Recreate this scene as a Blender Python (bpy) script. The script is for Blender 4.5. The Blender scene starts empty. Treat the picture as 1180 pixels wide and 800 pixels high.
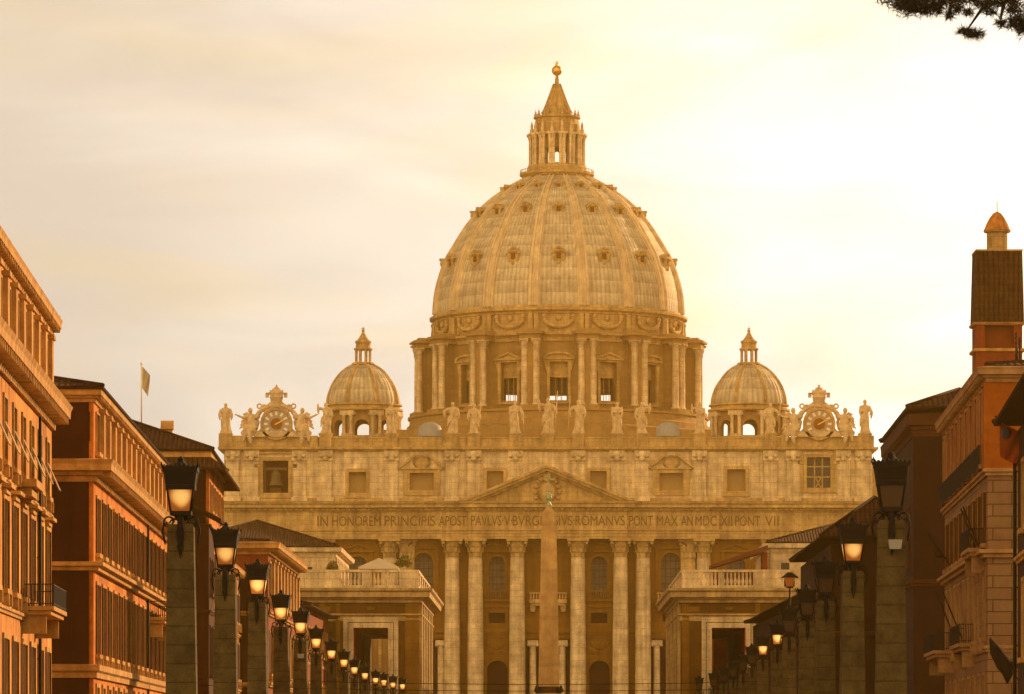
import bpy, bmesh, math, random
from mathutils import Vector, Matrix
R = math.radians
PI = math.pi
random.seed(7)
SC = bpy.context.scene
COL = SC.collection

# ------------------------------------------------------------------ camera, sky, sun
F = 5328.0            # focal length in pixels of the 1180 px wide photograph
VX, HY, CZ = 630.0, 860.0, 1.7
cam = bpy.data.cameras.new('camera'); co = bpy.data.objects.new('camera', cam); COL.objects.link(co)
cam.sensor_width = 36; cam.lens = F / 1180 * 36
cam.shift_x = (590 - VX) / 1180; cam.shift_y = (HY - 400) / 1180
cam.clip_start = 0.5; cam.clip_end = 6000
co.location = (0, 0, CZ); co.rotation_euler = (PI / 2, 0, 0)
SC.camera = co
SUN_AZ, SUN_EL = R(42), R(17)      # azimuth from the street axis (+Y) towards +X
sd = Vector((math.sin(SUN_AZ) * math.cos(SUN_EL), math.cos(SUN_AZ) * math.cos(SUN_EL), math.sin(SUN_EL)))
sun = bpy.data.lights.new('sun', 'SUN'); so = bpy.data.objects.new('sun', sun); COL.objects.link(so)
sun.energy = 5.0; sun.angle = R(0.6); sun.color = (1.0, 0.60, 0.28)
so.rotation_euler = (-sd).to_track_quat('-Z', 'Y').to_euler(); so.location = (60, 60, 60)

W = bpy.data.worlds.new('World'); SC.world = W; W.use_nodes = True
nt = W.node_tree; nt.nodes.clear(); N = nt.nodes.new; Lk = nt.links.new
def wmath(op, a, b=None, c=None, clamp=False):
    n = N('ShaderNodeMath'); n.operation = op; n.use_clamp = clamp
    for i, v in enumerate((a, b, c)):
        if v is None: continue
        if isinstance(v, (int, float)): n.inputs[i].default_value = v
        else: Lk(v, n.inputs[i])
    return n.outputs[0]
tc = N('ShaderNodeTexCoord')
sky = N('ShaderNodeTexSky'); sky.sky_type = 'NISHITA'; sky.sun_disc = False
sky.sun_elevation = SUN_EL; sky.sun_rotation = SUN_AZ
sky.dust_density = 5.0; sky.air_density = 1.2
bgs = N('ShaderNodeBackground'); bgs.inputs[1].default_value = 0.05; Lk(sky.outputs[0], bgs.inputs[0])
# a thin veil of sunset cloud: brightest ahead on the right, greyer sideways, golden glow added behind the camera
dt = N('ShaderNodeVectorMath'); dt.operation = 'DOT_PRODUCT'
gd = Vector((math.sin(R(11)) * math.cos(R(9)), math.cos(R(11)) * math.cos(R(9)), math.sin(R(9))))
Lk(tc.outputs['Generated'], dt.inputs[0]); dt.inputs[1].default_value = gd
ang = wmath('ARCCOSINE', wmath('MINIMUM', dt.outputs['Value'], 0.99999))
mp = N('ShaderNodeMapping'); Lk(tc.outputs['Generated'], mp.inputs[0]); mp.inputs['Scale'].default_value = (9, 9, 34)
mp.inputs['Rotation'].default_value = (0, R(12), 0)
nz = N('ShaderNodeTexNoise'); nz.inputs['Scale'].default_value = 1.1; nz.inputs['Detail'].default_value = 6; nz.inputs['Roughness'].default_value = 0.5
nz.inputs['Distortion'].default_value = 0.6
Lk(mp.outputs[0], nz.inputs[0])
a2 = wmath('ADD', ang, wmath('MULTIPLY', wmath('SUBTRACT', nz.outputs[0], 0.5), 0.24))
ramp = N('ShaderNodeValToRGB'); Lk(wmath('DIVIDE', a2, PI), ramp.inputs[0])
cr = ramp.color_ramp; cr.elements[0].position = 0.0; cr.elements[0].color = (1.35, 1.30, 1.18, 1)
cr.elements[1].position = 1.0; cr.elements[1].color = (1.42, 0.93, 0.43, 1)  # added rear glow, lights the facade that faces away from the sun
for p, c in ((0.035, (1.12, 1.05, 0.90, 1)), (0.062, (0.82, 0.75, 0.64, 1)), (0.092, (0.60, 0.54, 0.46, 1)),
             (0.17, (0.50, 0.42, 0.34, 1)), (0.32, (0.24, 0.18, 0.11, 1)), (0.5, (0.20, 0.13, 0.07, 1)), (0.68, (1.26, 0.82, 0.37, 1))):
    e = cr.elements.new(p); e.color = c
bgc = N('ShaderNodeBackground'); nz2 = N('ShaderNodeTexNoise'); nz2.inputs['Scale'].default_value = 2.1; nz2.inputs['Detail'].default_value = 3; nz2.inputs['Distortion'].default_value = 1.0
mp2 = N('ShaderNodeMapping'); Lk(tc.outputs['Generated'], mp2.inputs[0]); mp2.inputs['Scale'].default_value = (5, 5, 14); mp2.inputs['Location'].default_value = (2.3, 0.4, 1.7); mp2.inputs['Rotation'].default_value = (0, R(-14), 0); Lk(mp2.outputs[0], nz2.inputs[0])
mr = N('ShaderNodeMapRange'); Lk(nz2.outputs[0], mr.inputs[0]); mr.inputs[1].default_value = .42; mr.inputs[2].default_value = .68
tint = N('ShaderNodeMix'); tint.data_type = 'RGBA'; tint.blend_type = 'MULTIPLY'; Lk(mr.outputs[0], tint.inputs[0]); Lk(ramp.outputs[0], tint.inputs[6]); tint.inputs[7].default_value = (1.08, 1.03, 0.85, 1)
Lk(tint.outputs[2], bgc.inputs[0]); bgc.inputs[1].default_value = 0.98
mx = N('ShaderNodeMixShader'); mx.inputs[0].default_value = 0.93
Lk(bgs.outputs[0], mx.inputs[1]); Lk(bgc.outputs[0], mx.inputs[2])
wo = N('ShaderNodeOutputWorld'); Lk(mx.outputs[0], wo.inputs[0])
SC.view_settings.view_transform = 'Standard'; SC.view_settings.look = 'None'
SC.view_settings.exposure = 0.42; SC.view_settings.gamma = 1.0
try: SC.view_settings.use_curve_mapping = False
except Exception: pass
HAZE_D = 0.00011; HAZE_C = (1.0, 0.64, 0.14); HAZE_G = 0.6

# ------------------------------------------------------------------ materials
MATS = {}
def mat(name, col, rough=0.85, var=0.18, scale=0.5, joints=None, jcol=0.72, bump=0.25, metal=0.0, streak=0.0, tile=None, spec=0.12, emit=None, hue=0.04):
    if name in MATS: return MATS[name]
    m = bpy.data.materials.new(name); m.use_nodes = True; MATS[name] = m
    t = m.node_tree; t.nodes.clear(); n = t.nodes.new; l = t.links.new
    out = n('ShaderNodeOutputMaterial'); b = n('ShaderNodeBsdfPrincipled'); l(b.outputs[0], out.inputs[0])
    b.inputs['Roughness'].default_value = rough; b.inputs['Metallic'].default_value = metal
    b.inputs['Specular IOR Level'].default_value = spec
    tcn = n('ShaderNodeTexCoord'); geo = n('ShaderNodeNewGeometry')
    co_ = geo.outputs['Position']
    def noise(sc, det=5, vec=co_, rough_=0.6):
        q = n('ShaderNodeTexNoise'); q.inputs['Scale'].default_value = sc; q.inputs['Detail'].default_value = det
        q.inputs['Roughness'].default_value = rough_; l(vec, q.inputs[0]); return q.outputs[0]
    def mth(op, a, bb=None, cc=None):
        q = n('ShaderNodeMath'); q.operation = op
        for i, v in enumerate((a, bb, cc)):
            if v is None: continue
            if isinstance(v, (int, float)): q.inputs[i].default_value = v
            else: l(v, q.inputs[i])
        return q.outputs[0]
    n1 = noise(scale); n2 = noise(scale * 9, 4)
    f = mth('ADD', mth('MULTIPLY', n1, 0.65), mth('MULTIPLY', n2, 0.35))
    fac = mth('MULTIPLY_ADD', mth('SUBTRACT', f, 0.5), var * 5.0, 1.0)
    if streak:
        mpn = n('ShaderNodeMapping'); l(co_, mpn.inputs[0]); mpn.inputs['Scale'].default_value = (1.0, 1.0, 0.07)
        s = noise(1.3, 6, mpn.outputs[0])
        fac = mth('MULTIPLY', fac, mth('MULTIPLY_ADD', mth('SUBTRACT', s, 0.55), -streak * 3.0, 1.0))
    h = f
    if joints:
        bw, bh = joints
        sx = n('ShaderNodeSeparateXYZ'); l(co_, sx.inputs[0])
        cx = n('ShaderNodeCombineXYZ'); l(mth('ADD', sx.outputs[0], sx.outputs[1]), cx.inputs[0]); l(sx.outputs[2], cx.inputs[1])
        br = n('ShaderNodeTexBrick'); l(cx.outputs[0], br.inputs[0]); br.inputs['Scale'].default_value = 1.0
        br.inputs['Brick Width'].default_value = bw; br.inputs['Row Height'].default_value = bh
        br.inputs['Mortar Size'].default_value = bh * 0.05; br.inputs['Mortar Smooth'].default_value = 0.3
        br.inputs['Color1'].default_value = (1, 1, 1, 1); br.inputs['Color2'].default_value = (0.86, 0.86, 0.86, 1)
        br.inputs['Mortar'].default_value = (jcol, jcol, jcol, 1)
        bv = n('ShaderNodeRGBToBW'); l(br.outputs[0], bv.inputs[0])
        fac = mth('MULTIPLY', fac, bv.outputs[0]); h = mth('ADD', mth('MULTIPLY', f, 0.5), bv.outputs[0])
    if tile:
        uv = n('ShaderNodeSeparateXYZ'); l(tcn.outputs['UV'], uv.inputs[0])
        tw, th = tile; TV = (0.45, 0.62) if tw < .5 else (0.26, 0.78)
        a = mth('ABSOLUTE', mth('SINE', mth('MULTIPLY', uv.outputs[0], PI / tw)))
        r = mth('FRACT', mth('DIVIDE', uv.outputs[1], th))
        fac = mth('MULTIPLY', fac, mth('MULTIPLY_ADD', a, TV[0], TV[1])); fac = mth('MULTIPLY', fac, mth('MULTIPLY_ADD', r, 0.3, 0.8))
        h = mth('ADD', mth('MULTIPLY', a, 2.0), r)
    rgb = n('ShaderNodeRGB'); rgb.outputs[0].default_value = (*col, 1)
    hs = n('ShaderNodeHueSaturation'); l(rgb.outputs[0], hs.inputs['Color']); l(fac, hs.inputs['Value'])
    l(mth('MULTIPLY_ADD', mth('SUBTRACT', n1, 0.5), hue, 0.5), hs.inputs['Hue'])
    l(hs.outputs[0], b.inputs['Base Color'])
    bp = n('ShaderNodeBump'); bp.inputs['Strength'].default_value = bump; bp.inputs['Distance'].default_value = 0.08
    l(h, bp.inputs['Height']); l(bp.outputs[0], b.inputs['Normal'])
    if emit:
        b.inputs['Emission Color'].default_value = (*emit[0], 1); b.inputs['Emission Strength'].default_value = emit[1]
    return m
TRAV = mat('travertine', (0.47, 0.33, 0.15), joints=(1.7, 0.8), jcol=0.7, streak=0.5, var=0.4, scale=0.35)
TRAVP = mat('travertine_pale', (0.60, 0.48, 0.31), joints=(3.0, 1.1), jcol=0.72, streak=0.55, var=0.45, scale=0.5)
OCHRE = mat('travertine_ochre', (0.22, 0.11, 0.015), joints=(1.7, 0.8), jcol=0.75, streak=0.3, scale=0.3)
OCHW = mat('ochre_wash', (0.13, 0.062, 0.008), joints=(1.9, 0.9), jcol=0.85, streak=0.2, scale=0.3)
STAT = mat('weathered_statue_stone', (0.58, 0.45, 0.28), var=0.35, scale=1.2, streak=0.2)
LEAD = mat('dome_lead', (0.52, 0.455, 0.34), rough=0.65, var=0.35, scale=0.25, streak=0.4, tile=(0.95, 2.6), bump=0.5)
DRIB = mat('dome_rib_stone', (0.60, 0.49, 0.33), var=0.3, streak=0.3)
LEADB = mat('lead_cap', (0.32, 0.34, 0.37), rough=0.6, var=0.15)
DRUMS = mat('drum_stone', (0.36, 0.235, 0.095), joints=(1.8, 0.9), jcol=0.84, streak=0.22, scale=0.3)
GILT = mat('gilt_bronze', (0.75, 0.48, 0.14), rough=0.35, metal=0.8, var=0.1)
BRONZE = mat('green_bronze', (0.30, 0.40, 0.26), rough=0.5, metal=0.3, var=0.2, scale=3)
GRAN = mat('red_granite', (0.42, 0.27, 0.12), rough=0.5, var=0.3, scale=0.8, streak=0.3, joints=(9, 6.3), jcol=0.8)
GLASS = mat('dark_glass', (0.03, 0.02, 0.015), rough=0.35, var=0.1, spec=0.5, bump=0.02)
GLASSG = mat('leaded_glass', (0.17, 0.15, 0.13), rough=0.3, var=0.35, scale=1.5, joints=(0.35, 0.45), jcol=0.5)
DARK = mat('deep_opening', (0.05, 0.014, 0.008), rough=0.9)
BLIND = mat('blind_panel', (0.36, 0.25, 0.11), var=0.1)
STUC = mat('orange_stucco', (0.50, 0.22, 0.055), var=0.6, scale=0.25, streak=0.8)
STUC2 = mat('amber_stucco', (0.46, 0.15, 0.02), var=0.6, scale=0.3, streak=0.8)
MAROON = mat('maroon_shade_plaster', (0.04, 0.007, 0.002), var=0.25, scale=0.4, streak=0.3)  # red wing wall; on end faces the dark tone stands in for shade
DTRIM = mat('dark_trim', (0.07, 0.025, 0.01), var=0.2)
STUCR = mat('red_stucco', (0.2, 0.045, 0.012), var=0.3, scale=0.3, streak=0.25)
TRIM = mat('pale_trim', (0.43, 0.24, 0.08), var=0.4, scale=0.8, streak=0.5)
SHUT = mat('brown_shutter', (0.08, 0.028, 0.008), var=0.2, scale=2, joints=(5, 0.12), jcol=0.5)
WOODD = mat('dark_eave_wood', (0.10, 0.05, 0.03), var=0.2)
TILE = mat('clay_roof_tile', (0.075, 0.03, 0.012), var=0.45, scale=1.2, tile=(0.36, 0.45), bump=0.9)
IRON = mat('black_iron', (0.010, 0.008, 0.007), rough=0.75, spec=0.15, var=0.15, scale=5)
WHITEP = mat('white_paint', (0.8, 0.78, 0.72), var=0.06)
RUST = mat('rusticated_stone', (0.25, 0.145, 0.08), joints=(1.9, 0.62), jcol=0.35, var=0.2, streak=0.15, bump=0.8)
ORNG = mat('vivid_orange_wall', (0.30, 0.085, 0.009), var=0.35, scale=0.3, streak=0.12)
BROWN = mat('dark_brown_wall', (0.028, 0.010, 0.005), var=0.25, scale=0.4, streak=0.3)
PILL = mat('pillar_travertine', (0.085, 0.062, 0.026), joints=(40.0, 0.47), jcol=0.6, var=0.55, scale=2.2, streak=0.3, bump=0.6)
ASPH = mat('asphalt', (0.05, 0.05, 0.05), var=0.2, scale=2)
PAVE = mat('paving', (0.13, 0.11, 0.09), joints=(1.0, 1.0), var=0.2)
KERB = mat('kerb_stone', (0.35, 0.32, 0.28), var=0.2)
GRND = mat('ground_soil', (0.16, 0.14, 0.11), var=0.25, scale=0.2)
LITG = mat('lit_lamp_glass', (0.12, 0.06, 0.02), emit=((1.0, 0.50, 0.14), 1.5), rough=0.5)
STRIM = mat('brown_stone_trim', (0.33, 0.19, 0.09), var=0.35, streak=0.4)
LITF = mat('bright_lamp_glass', (0.2, 0.12, 0.05), emit=((1.0, 0.50, 0.14), 1.5), rough=0.5)
LITB = mat('glowing_mantle', (1, 0.8, 0.5), emit=((1.0, 0.72, 0.36), 4.0))
DIMG = mat('unlit_lamp_glass', (0.06, 0.035, 0.02), rough=0.25, spec=0.5)
BARK = mat('pine_bark', (0.09, 0.05, 0.03), var=0.3, scale=6, bump=0.8)
NEED = mat('pine_needles', (0.02, 0.016, 0.006), var=0.3, scale=5, rough=0.7)
def glow_glass(m, GLOW):
    t = m.node_tree; n = t.nodes.new; b = [x for x in t.nodes if x.type == 'BSDF_PRINCIPLED'][0]
    tcn = n('ShaderNodeTexCoord'); s = n('ShaderNodeSeparateXYZ'); t.links.new(tcn.outputs['UV'], s.inputs[0])
    def mth(op, a, bb=None, cc=None):
        q = n('ShaderNodeMath'); q.operation = op
        for i, v in enumerate((a, bb, cc)):
            if v is None: continue
            if isinstance(v, (int, float)): q.inputs[i].default_value = v
            else: t.links.new(v, q.inputs[i])
        return q.outputs[0]
    u = mth('SUBTRACT', s.outputs[0], 0.5); v = mth('SUBTRACT', s.outputs[1], 0.6)
    d = mth('ADD', mth('MULTIPLY', u, u), mth('MULTIPLY', mth('MULTIPLY', v, v), 1.0))
    g = mth('MAXIMUM', mth('MULTIPLY_ADD', d, -4.6, 1.45), 0.3)
    t.links.new(mth('MULTIPLY', g, GLOW), b.inputs['Emission Strength'])
    r = n('ShaderNodeValToRGB'); t.links.new(g, r.inputs[0]); r.color_ramp.elements[0].position = .35; r.color_ramp.elements[0].color = (1, .22, .025, 1); r.color_ramp.elements[1].position = 1.0; r.color_ramp.elements[1].color = (1, .50, .12, 1)
    t.links.new(r.outputs[0], b.inputs['Emission Color'])
glow_glass(LITG, .55); glow_glass(LITF, .85)   # the light source sits behind the middle of each pane

# ------------------------------------------------------------------ mesh builder
class MB:
    def __init__(s): s.v = []; s.f = []; s.uv = {}; s.M = None; s.sm = set()
    def av(s, p):
        p = Vector(p)
        if s.M is not None: p = s.M @ p
        s.v.append(p); return len(s.v) - 1
    def face(s, pts, uv=None, smooth=False):
        i = tuple(s.av(p) for p in pts); s.f.append(i)
        if uv: s.uv[len(s.f) - 1] = uv
        if smooth: s.sm.add(len(s.f) - 1)
    def box(s, x0, x1, y0, y1, z0, z1):
        a = [s.av((x, y, z)) for z in (z0, z1) for y in (y0, y1) for x in (x0, x1)]
        for q in ((0, 2, 3, 1), (4, 5, 7, 6), (0, 1, 5, 4), (2, 6, 7, 3), (0, 4, 6, 2), (1, 3, 7, 5)):
            s.f.append(tuple(a[k] for k in q))
    def taper(s, cx, cy, z0, z1, a0, b0, a1, b1):
        b = [s.av((cx + x * w, cy + y * h, z)) for z, w, h in ((z0, a0, b0), (z1, a1, b1)) for x, y in ((-1, -1), (1, -1), (1, 1), (-1, 1))]
        s.f.append((b[3], b[2], b[1], b[0])); s.f.append(tuple(b[4:]))
        for k in range(4): s.f.append((b[k], b[(k + 1) % 4], b[4 + (k + 1) % 4], b[4 + k]))
    def prism(s, poly, y0, y1):           # poly in x,z ; extruded along y
        n = len(poly)
        a = [s.av((x, y0, z)) for x, z in poly]; b = [s.av((x, y1, z)) for x, z in poly]
        s.f.append(tuple(a)); s.f.append(tuple(reversed(b)))
        for k in range(n): s.f.append((a[k], b[k], b[(k + 1) % n], a[(k + 1) % n]))
    def lathe(s, prof, n=24, c=(0, 0), a0=0, a1=2 * PI, smooth=True, ex=1.0, ey=1.0):
        full = abs(a1 - a0 - 2 * PI) < 1e-6; m = n if full else n + 1
        rows = []; arc = 0; arcs = [0]
        for i, (r, z) in enumerate(prof):
            rows.append([s.av((c[0] + r * ex * math.cos(a0 + (a1 - a0) * k / n), c[1] + r * ey * math.sin(a0 + (a1 - a0) * k / n), z)) for k in range(m)])
            if i: arc += math.hypot(r - prof[i - 1][0], z - prof[i - 1][1]); arcs.append(arc)
        rm = max(p[0] for p in prof)
        for i in range(len(prof) - 1):
            for k in range(n):
                k2 = (k + 1) % m
                s.f.append((rows[i][k], rows[i][k2], rows[i + 1][k2], rows[i + 1][k]))
                u0 = (a0 + (a1 - a0) * k / n) * rm; u1 = (a0 + (a1 - a0) * (k + 1) / n) * rm
                s.uv[len(s.f) - 1] = [(u0, arcs[i]), (u1, arcs[i]), (u1, arcs[i + 1]), (u0, arcs[i + 1])]
                if smooth: s.sm.add(len(s.f) - 1)
    def tube(s, pts, r, n=8, cap=True):
        pts = [Vector(p) for p in pts]; rs = r if isinstance(r, (list, tuple)) else [r] * len(pts)
        rows = []
        for i, p in enumerate(pts):
            d = (pts[min(i + 1, len(pts) - 1)] - pts[max(i - 1, 0)]).normalized()
            u = d.orthogonal().normalized() if i == 0 else (pu - d * pu.dot(d)).normalized()
            pu = u; w = d.cross(u)
            rows.append([s.av(p + (u * math.cos(2 * PI * k / n) + w * math.sin(2 * PI * k / n)) * rs[i]) for k in range(n)])
        for i in range(len(pts) - 1):
            for k in range(n):
                s.f.append((rows[i][k], rows[i][(k + 1) % n], rows[i + 1][(k + 1) % n], rows[i + 1][k])); s.sm.add(len(s.f) - 1)
        if cap: s.f.append(tuple(reversed(rows[0]))); s.f.append(tuple(rows[-1]))
    def ball(s, c, r, nu=12, nv=8, sc=(1, 1, 1)):
        rows = [[s.av((c[0] + r * sc[0] * math.sin(PI * j / nv) * math.cos(2 * PI * k / nu), c[1] + r * sc[1] * math.sin(PI * j / nv) * math.sin(2 * PI * k / nu), c[2] - r * sc[2] * math.cos(PI * j / nv))) for k in range(nu)] for j in range(nv + 1)]
        for j in range(nv):
            for k in range(nu):
                s.f.append((rows[j][k], rows[j][(k + 1) % nu], rows[j + 1][(k + 1) % nu], rows[j + 1][k])); s.sm.add(len(s.f) - 1)
    def sweep(s, path, prof, closed=False):
        # path: plan points, outward is the right hand side; prof: (out, z) from bottom to top
        n = len(path); off = []
        P2 = [Vector((p[0], p[1])) for p in path]
        for i in range(n):
            if closed: a, b = P2[i - 1], P2[(i + 1) % n]
            else: a = P2[i - 1] if i else None; b = P2[i + 1] if i < n - 1 else None
            n1 = n2 = None
            if a is not None: d = (P2[i] - a).normalized(); n1 = Vector((d.y, -d.x))
            if b is not None: d = (b - P2[i]).normalized(); n2 = Vector((d.y, -d.x))
            if n1 is None: o = n2
            elif n2 is None: o = n1
            else: o = (n1 + n2); o = o / max(0.3, (1 + n1.dot(n2)))
            off.append(o)
        rows = [[s.av((P2[i].x + off[i].x * q, P2[i].y + off[i].y * q, z)) for i in range(n)] for q, z in prof]
        m = n if closed else n - 1
        for j in range(len(prof) - 1):
            for i in range(m):
                k = (i + 1) % n
                s.f.append((rows[j][i], rows[j][k], rows[j + 1][k], rows[j + 1][i]))
        if not closed:
            s.f.append(tuple(r[0] for r in reversed(rows))); s.f.append(tuple(r[-1] for r in rows))
    def wall(s, x0, x1, z0, z1, holes, y=0.0, d=0.4):
        xs = sorted({x0, x1, *[round(h[0], 4) for h in holes], *[round(h[1], 4) for h in holes]})
        zs = sorted({z0, z1, *[round(h[2], 4) for h in holes], *[round(h[3], 4) for h in holes]})
        for i in range(len(xs) - 1):
            for j in range(len(zs) - 1):
                cx, cz = (xs[i] + xs[i + 1]) / 2, (zs[j] + zs[j + 1]) / 2
                if any(h[0] < cx < h[1] and h[2] < cz < h[3] for h in holes): continue
                s.face(((xs[i], y, zs[j]), (xs[i + 1], y, zs[j]), (xs[i + 1], y, zs[j + 1]), (xs[i], y, zs[j + 1])))
        for h in holes:
            a, b, c, e = h[:4]; arch = len(h) > 4 and h[4]
            t = e - (b - a) / 2 if arch else e
            s.face(((a, y, c), (a, y, t), (a, y + d, t), (a, y + d, c))); s.face(((b, y, c), (b, y + d, c), (b, y + d, t), (b, y, t)))
            s.face(((a, y, c), (a, y + d, c), (b, y + d, c), (b, y, c)))
            if not arch: s.face(((a, y, e), (b, y, e), (b, y + d, e), (a, y + d, e)))
            else:
                r = (b - a) / 2; m = (a + b) / 2; K = 10
                arc = [(m - r * math.cos(PI * k / K), t + r * math.sin(PI * k / K)) for k in range(K + 1)]
                for k in range(K):
                    p, q = arc[k], arc[k + 1]
                    cx = a if k < K / 2 else b
                    s.face(((p[0], y, p[1]), (q[0], y, q[1]), (cx, y, e)))
                    s.face(((p[0], y, p[1]), (p[0], y + d, p[1]), (q[0], y + d, q[1]), (q[0], y, q[1])))
    def build(s, name, material, parent=None, world=False, bevel=0):
        me = bpy.data.meshes.new(name)
        vs = s.v
        if world and parent is not None:
            iv = WM[parent.name].inverted(); vs = [iv @ v for v in vs]
        me.from_pydata([tuple(v) for v in vs], [], s.f)
        if s.uv:
            ul = me.uv_layers.new(name='UVMap')
            for i, uvs in s.uv.items():
                p = me.polygons[i]
                for k, li in enumerate(p.loop_indices): ul.data[li].uv = uvs[k]
        for i in s.sm: me.polygons[i].use_smooth = True
        me.materials.append(material); me.validate(); 
        bm = bmesh.new(); bm.from_mesh(me); bmesh.ops.remove_doubles(bm, verts=bm.verts, dist=0.0005)
        bmesh.ops.recalc_face_normals(bm, faces=bm.faces); bm.to_mesh(me); bm.free()
        o = bpy.data.objects.new(name, me); COL.objects.link(o); o.parent = parent
        WM[o.name] = WM[parent.name].copy() if parent is not None else Matrix.Identity(4)
        return o
WM = {}
def tag(o, label=None, cat=None, group=None, kind=None):
    if label: o['label'] = label
    if cat: o['category'] = cat
    if group: o['group'] = group
    if kind: o['kind'] = kind
    return o
def empty(name, loc, rz=0, **kw):
    o = bpy.data.objects.new(name, None); COL.objects.link(o); o.location = loc; o.rotation_euler = (0, 0, rz)
    o.empty_display_size = 0.5
    WM[o.name] = Matrix.Translation(loc) @ Matrix.Rotation(rz, 4, 'Z')
    if kw: tag(o, kw.get('label'), kw.get('cat'), kw.get('group'), kw.get('kind'))
    return o
def inst(src, parent, M):
    c = src.copy(); COL.objects.link(c); c.parent = parent; c.matrix_local = M
    WM[c.name] = WM[parent.name] @ M
    for ch in [k for k in KIDS.get(src.name, [])]:
        d = ch.copy(); COL.objects.link(d); d.parent = c; WM[d.name] = WM[c.name]
        KIDS.setdefault(c.name, []).append(d)
    return c
KIDS = {}
def kid(o, ch): KIDS.setdefault(o.name, []).append(ch); return ch
def copy_thing(o, loc=None, rz=None, parent=None, label=None):
    c = o.copy(); COL.objects.link(c); c.parent = parent
    if loc is not None: c.location = loc
    if rz is not None: c.rotation_euler = (0, 0, rz)
    if label: c['label'] = label
    for ch in o.children: copy_thing(ch, parent=c)
    return c
def T(x, y, z=0): return Matrix.Translation((x, y, z))
def RZ(a): return Matrix.Rotation(a, 4, 'Z')
def X(px, D): return (px - VX) * D / F
def Z(py, D): return CZ + (HY - py) * D / F

def capital(mb, cx, cy, z0, h, r, square=True):
    """corinthian capital: bell, two rings of leaves, volutes and abacus"""
    mb.lathe([(r * 0.86, z0), (r * 0.9, z0 + h * .4), (r * 1.05, z0 + h * .7), (r * 1.25, z0 + h * .86)], 16, (cx, cy))
    for ring, (zz, rr, hh) in enumerate(((z0, 0.95, h * .38), (z0 + h * .3, 1.02, h * .4))):
        for k in range(8):
            a = 2 * PI * (k + ring * .5) / 8; c, s = math.cos(a), math.sin(a)
            w = r * .27
            pts = [(rr * r, zz), (rr * r * 1.1, zz + hh * .7), (rr * r * 1.36, zz + hh * .95), (rr * r * 1.3, zz + hh * .75)]
            for (q0, h0), (q1, h1) in zip(pts, pts[1:]):
                mb.face([(cx + c * q0 - s * w, cy + s * q0 + c * w, h0), (cx + c * q0 + s * w, cy + s * q0 - c * w, h0),
                         (cx + c * q1 + s * w * .8, cy + s * q1 - c * w * .8, h1), (cx + c * q1 - s * w * .8, cy + s * q1 + c * w * .8, h1)])
    for sx in (-1, 1):
        for sy in (-1, 1): mb.ball((cx + sx * r * 1.15, cy + sy * r * 1.15, z0 + h * .78), r * .24, 8, 6)
    mb.box(cx - r * 1.45, cx + r * 1.45, cy - r * 1.45, cy + r * 1.45, z0 + h * .88, z0 + h)

def balustrade(mb, x0, x1, y, z0, z1, ped=None, step=0.55, solid=()):
    h = z1 - z0
    mb.box(x0, x1, y - .28, y + .28, z0, z0 + h * .15); mb.box(x0, x1, y - .3, y + .3, z1 - h * .13, z1)
    x = x0 + step / 2
    while x < x1:
        if not any(a < x < b for a, b in solid):
            mb.lathe([(.10, z0 + h * .15), (.18, z0 + h * .35), (.09, z0 + h * .62), (.13, z1 - h * .13)], 6, (x, y))
        x += step
    for a, b in solid: mb.box(a, b, y - .24, y + .24, z0 + h * .15, z1 - h * .13)

# ------------------------------------------------------------------ ground
def sheet(name, x0, x1, y0, y1, z, m, th=None):
    b = MB()
    if th: b.box(x0, x1, y0, y1, z - th, z)
    else: b.face([(x0, y0, z), (x1, y0, z), (x1, y1, z), (x0, y1, z)])
    return tag(b.build(name, m), kind='structure')
sheet("ground", -290, 290, -55, 1110, 0, GRND)
sheet('road', -7.5, 7.5, -60, 500, 0.004, ASPH)
sheet('pavement', -24, -7.8, -60, 500, 0.14, PAVE, .136); sheet('pavement', 7.8, 24, -60, 500, 0.14, PAVE, .136)
sheet('kerb', -7.8, -7.5, -60, 500, 0.15, KERB, .146); sheet('kerb', 7.5, 7.8, -60, 500, 0.15, KERB, .146)
sheet('square', -95, 95, 500.02, 780, 0.02, PAVE)
b = MB()
for k in range(60): b.box(-.08, .08, -40 + k * 9, -36 + k * 9, .006, .009)
tag(b.build('road_marking', WHITEP), kind='structure')

# ------------------------------------------------------------------ basilica
D0 = 800.0
fx = lambda p: X(p, D0)
fz = lambda p: Z(p, D0)
bas = empty('basilica', (0, D0, 0), label='huge pale domed stone basilica with columns closing the end of the street', cat='basilica')
def bb(mb, name, m, parent=None): return mb.build(name, m, parent or bas, world=True)
# main storey wall with openings
H1 = [(fx(563), fx(582), fz(688), fz(641), True), (fx(681), fx(700), fz(688), fz(641), True),
      (fx(563), fx(582), fz(718), fz(706)), (fx(681), fx(700), fz(718), fz(706)),
      (fx(561), fx(585), 6, fz(761), True), (fx(679), fx(703), 6, fz(761), True),
      (fx(477), fx(499), fz(690), fz(637), True), (fx(762), fx(784), fz(690), fz(637), True),
      (fx(622), fx(641), fz(690), fz(640), True),
      (fx(402), fx(423), fz(690), fz(641), True), (fx(838), fx(859), fz(690), fz(641), True),
      (fx(484), fx(514), 6, fz(737)), (fx(750), fx(777), 6, fz(737)), (fx(606), fx(657), 6, fz(737)),
      (fx(492), fx(497), fz(716), fz(706)), (fx(764), fx(772), fz(716), fz(706)),
      (fx(305), fx(331), 6, fz(700), True), (fx(930), fx(956), 6, fz(700), True)]
b = MB(); b.wall(fx(258), fx(1005), 4, fz(585), H1, y=801.0, d=1.6)
b.face([(fx(258), 801, 4), (fx(258), 845, 4), (fx(258), 845, fz(505)), (fx(258), 801, fz(505))])
b.face([(fx(1005), 801, 4), (fx(1005), 845, 4), (fx(1005), 845, fz(505)), (fx(1005), 801, fz(505))])
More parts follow.
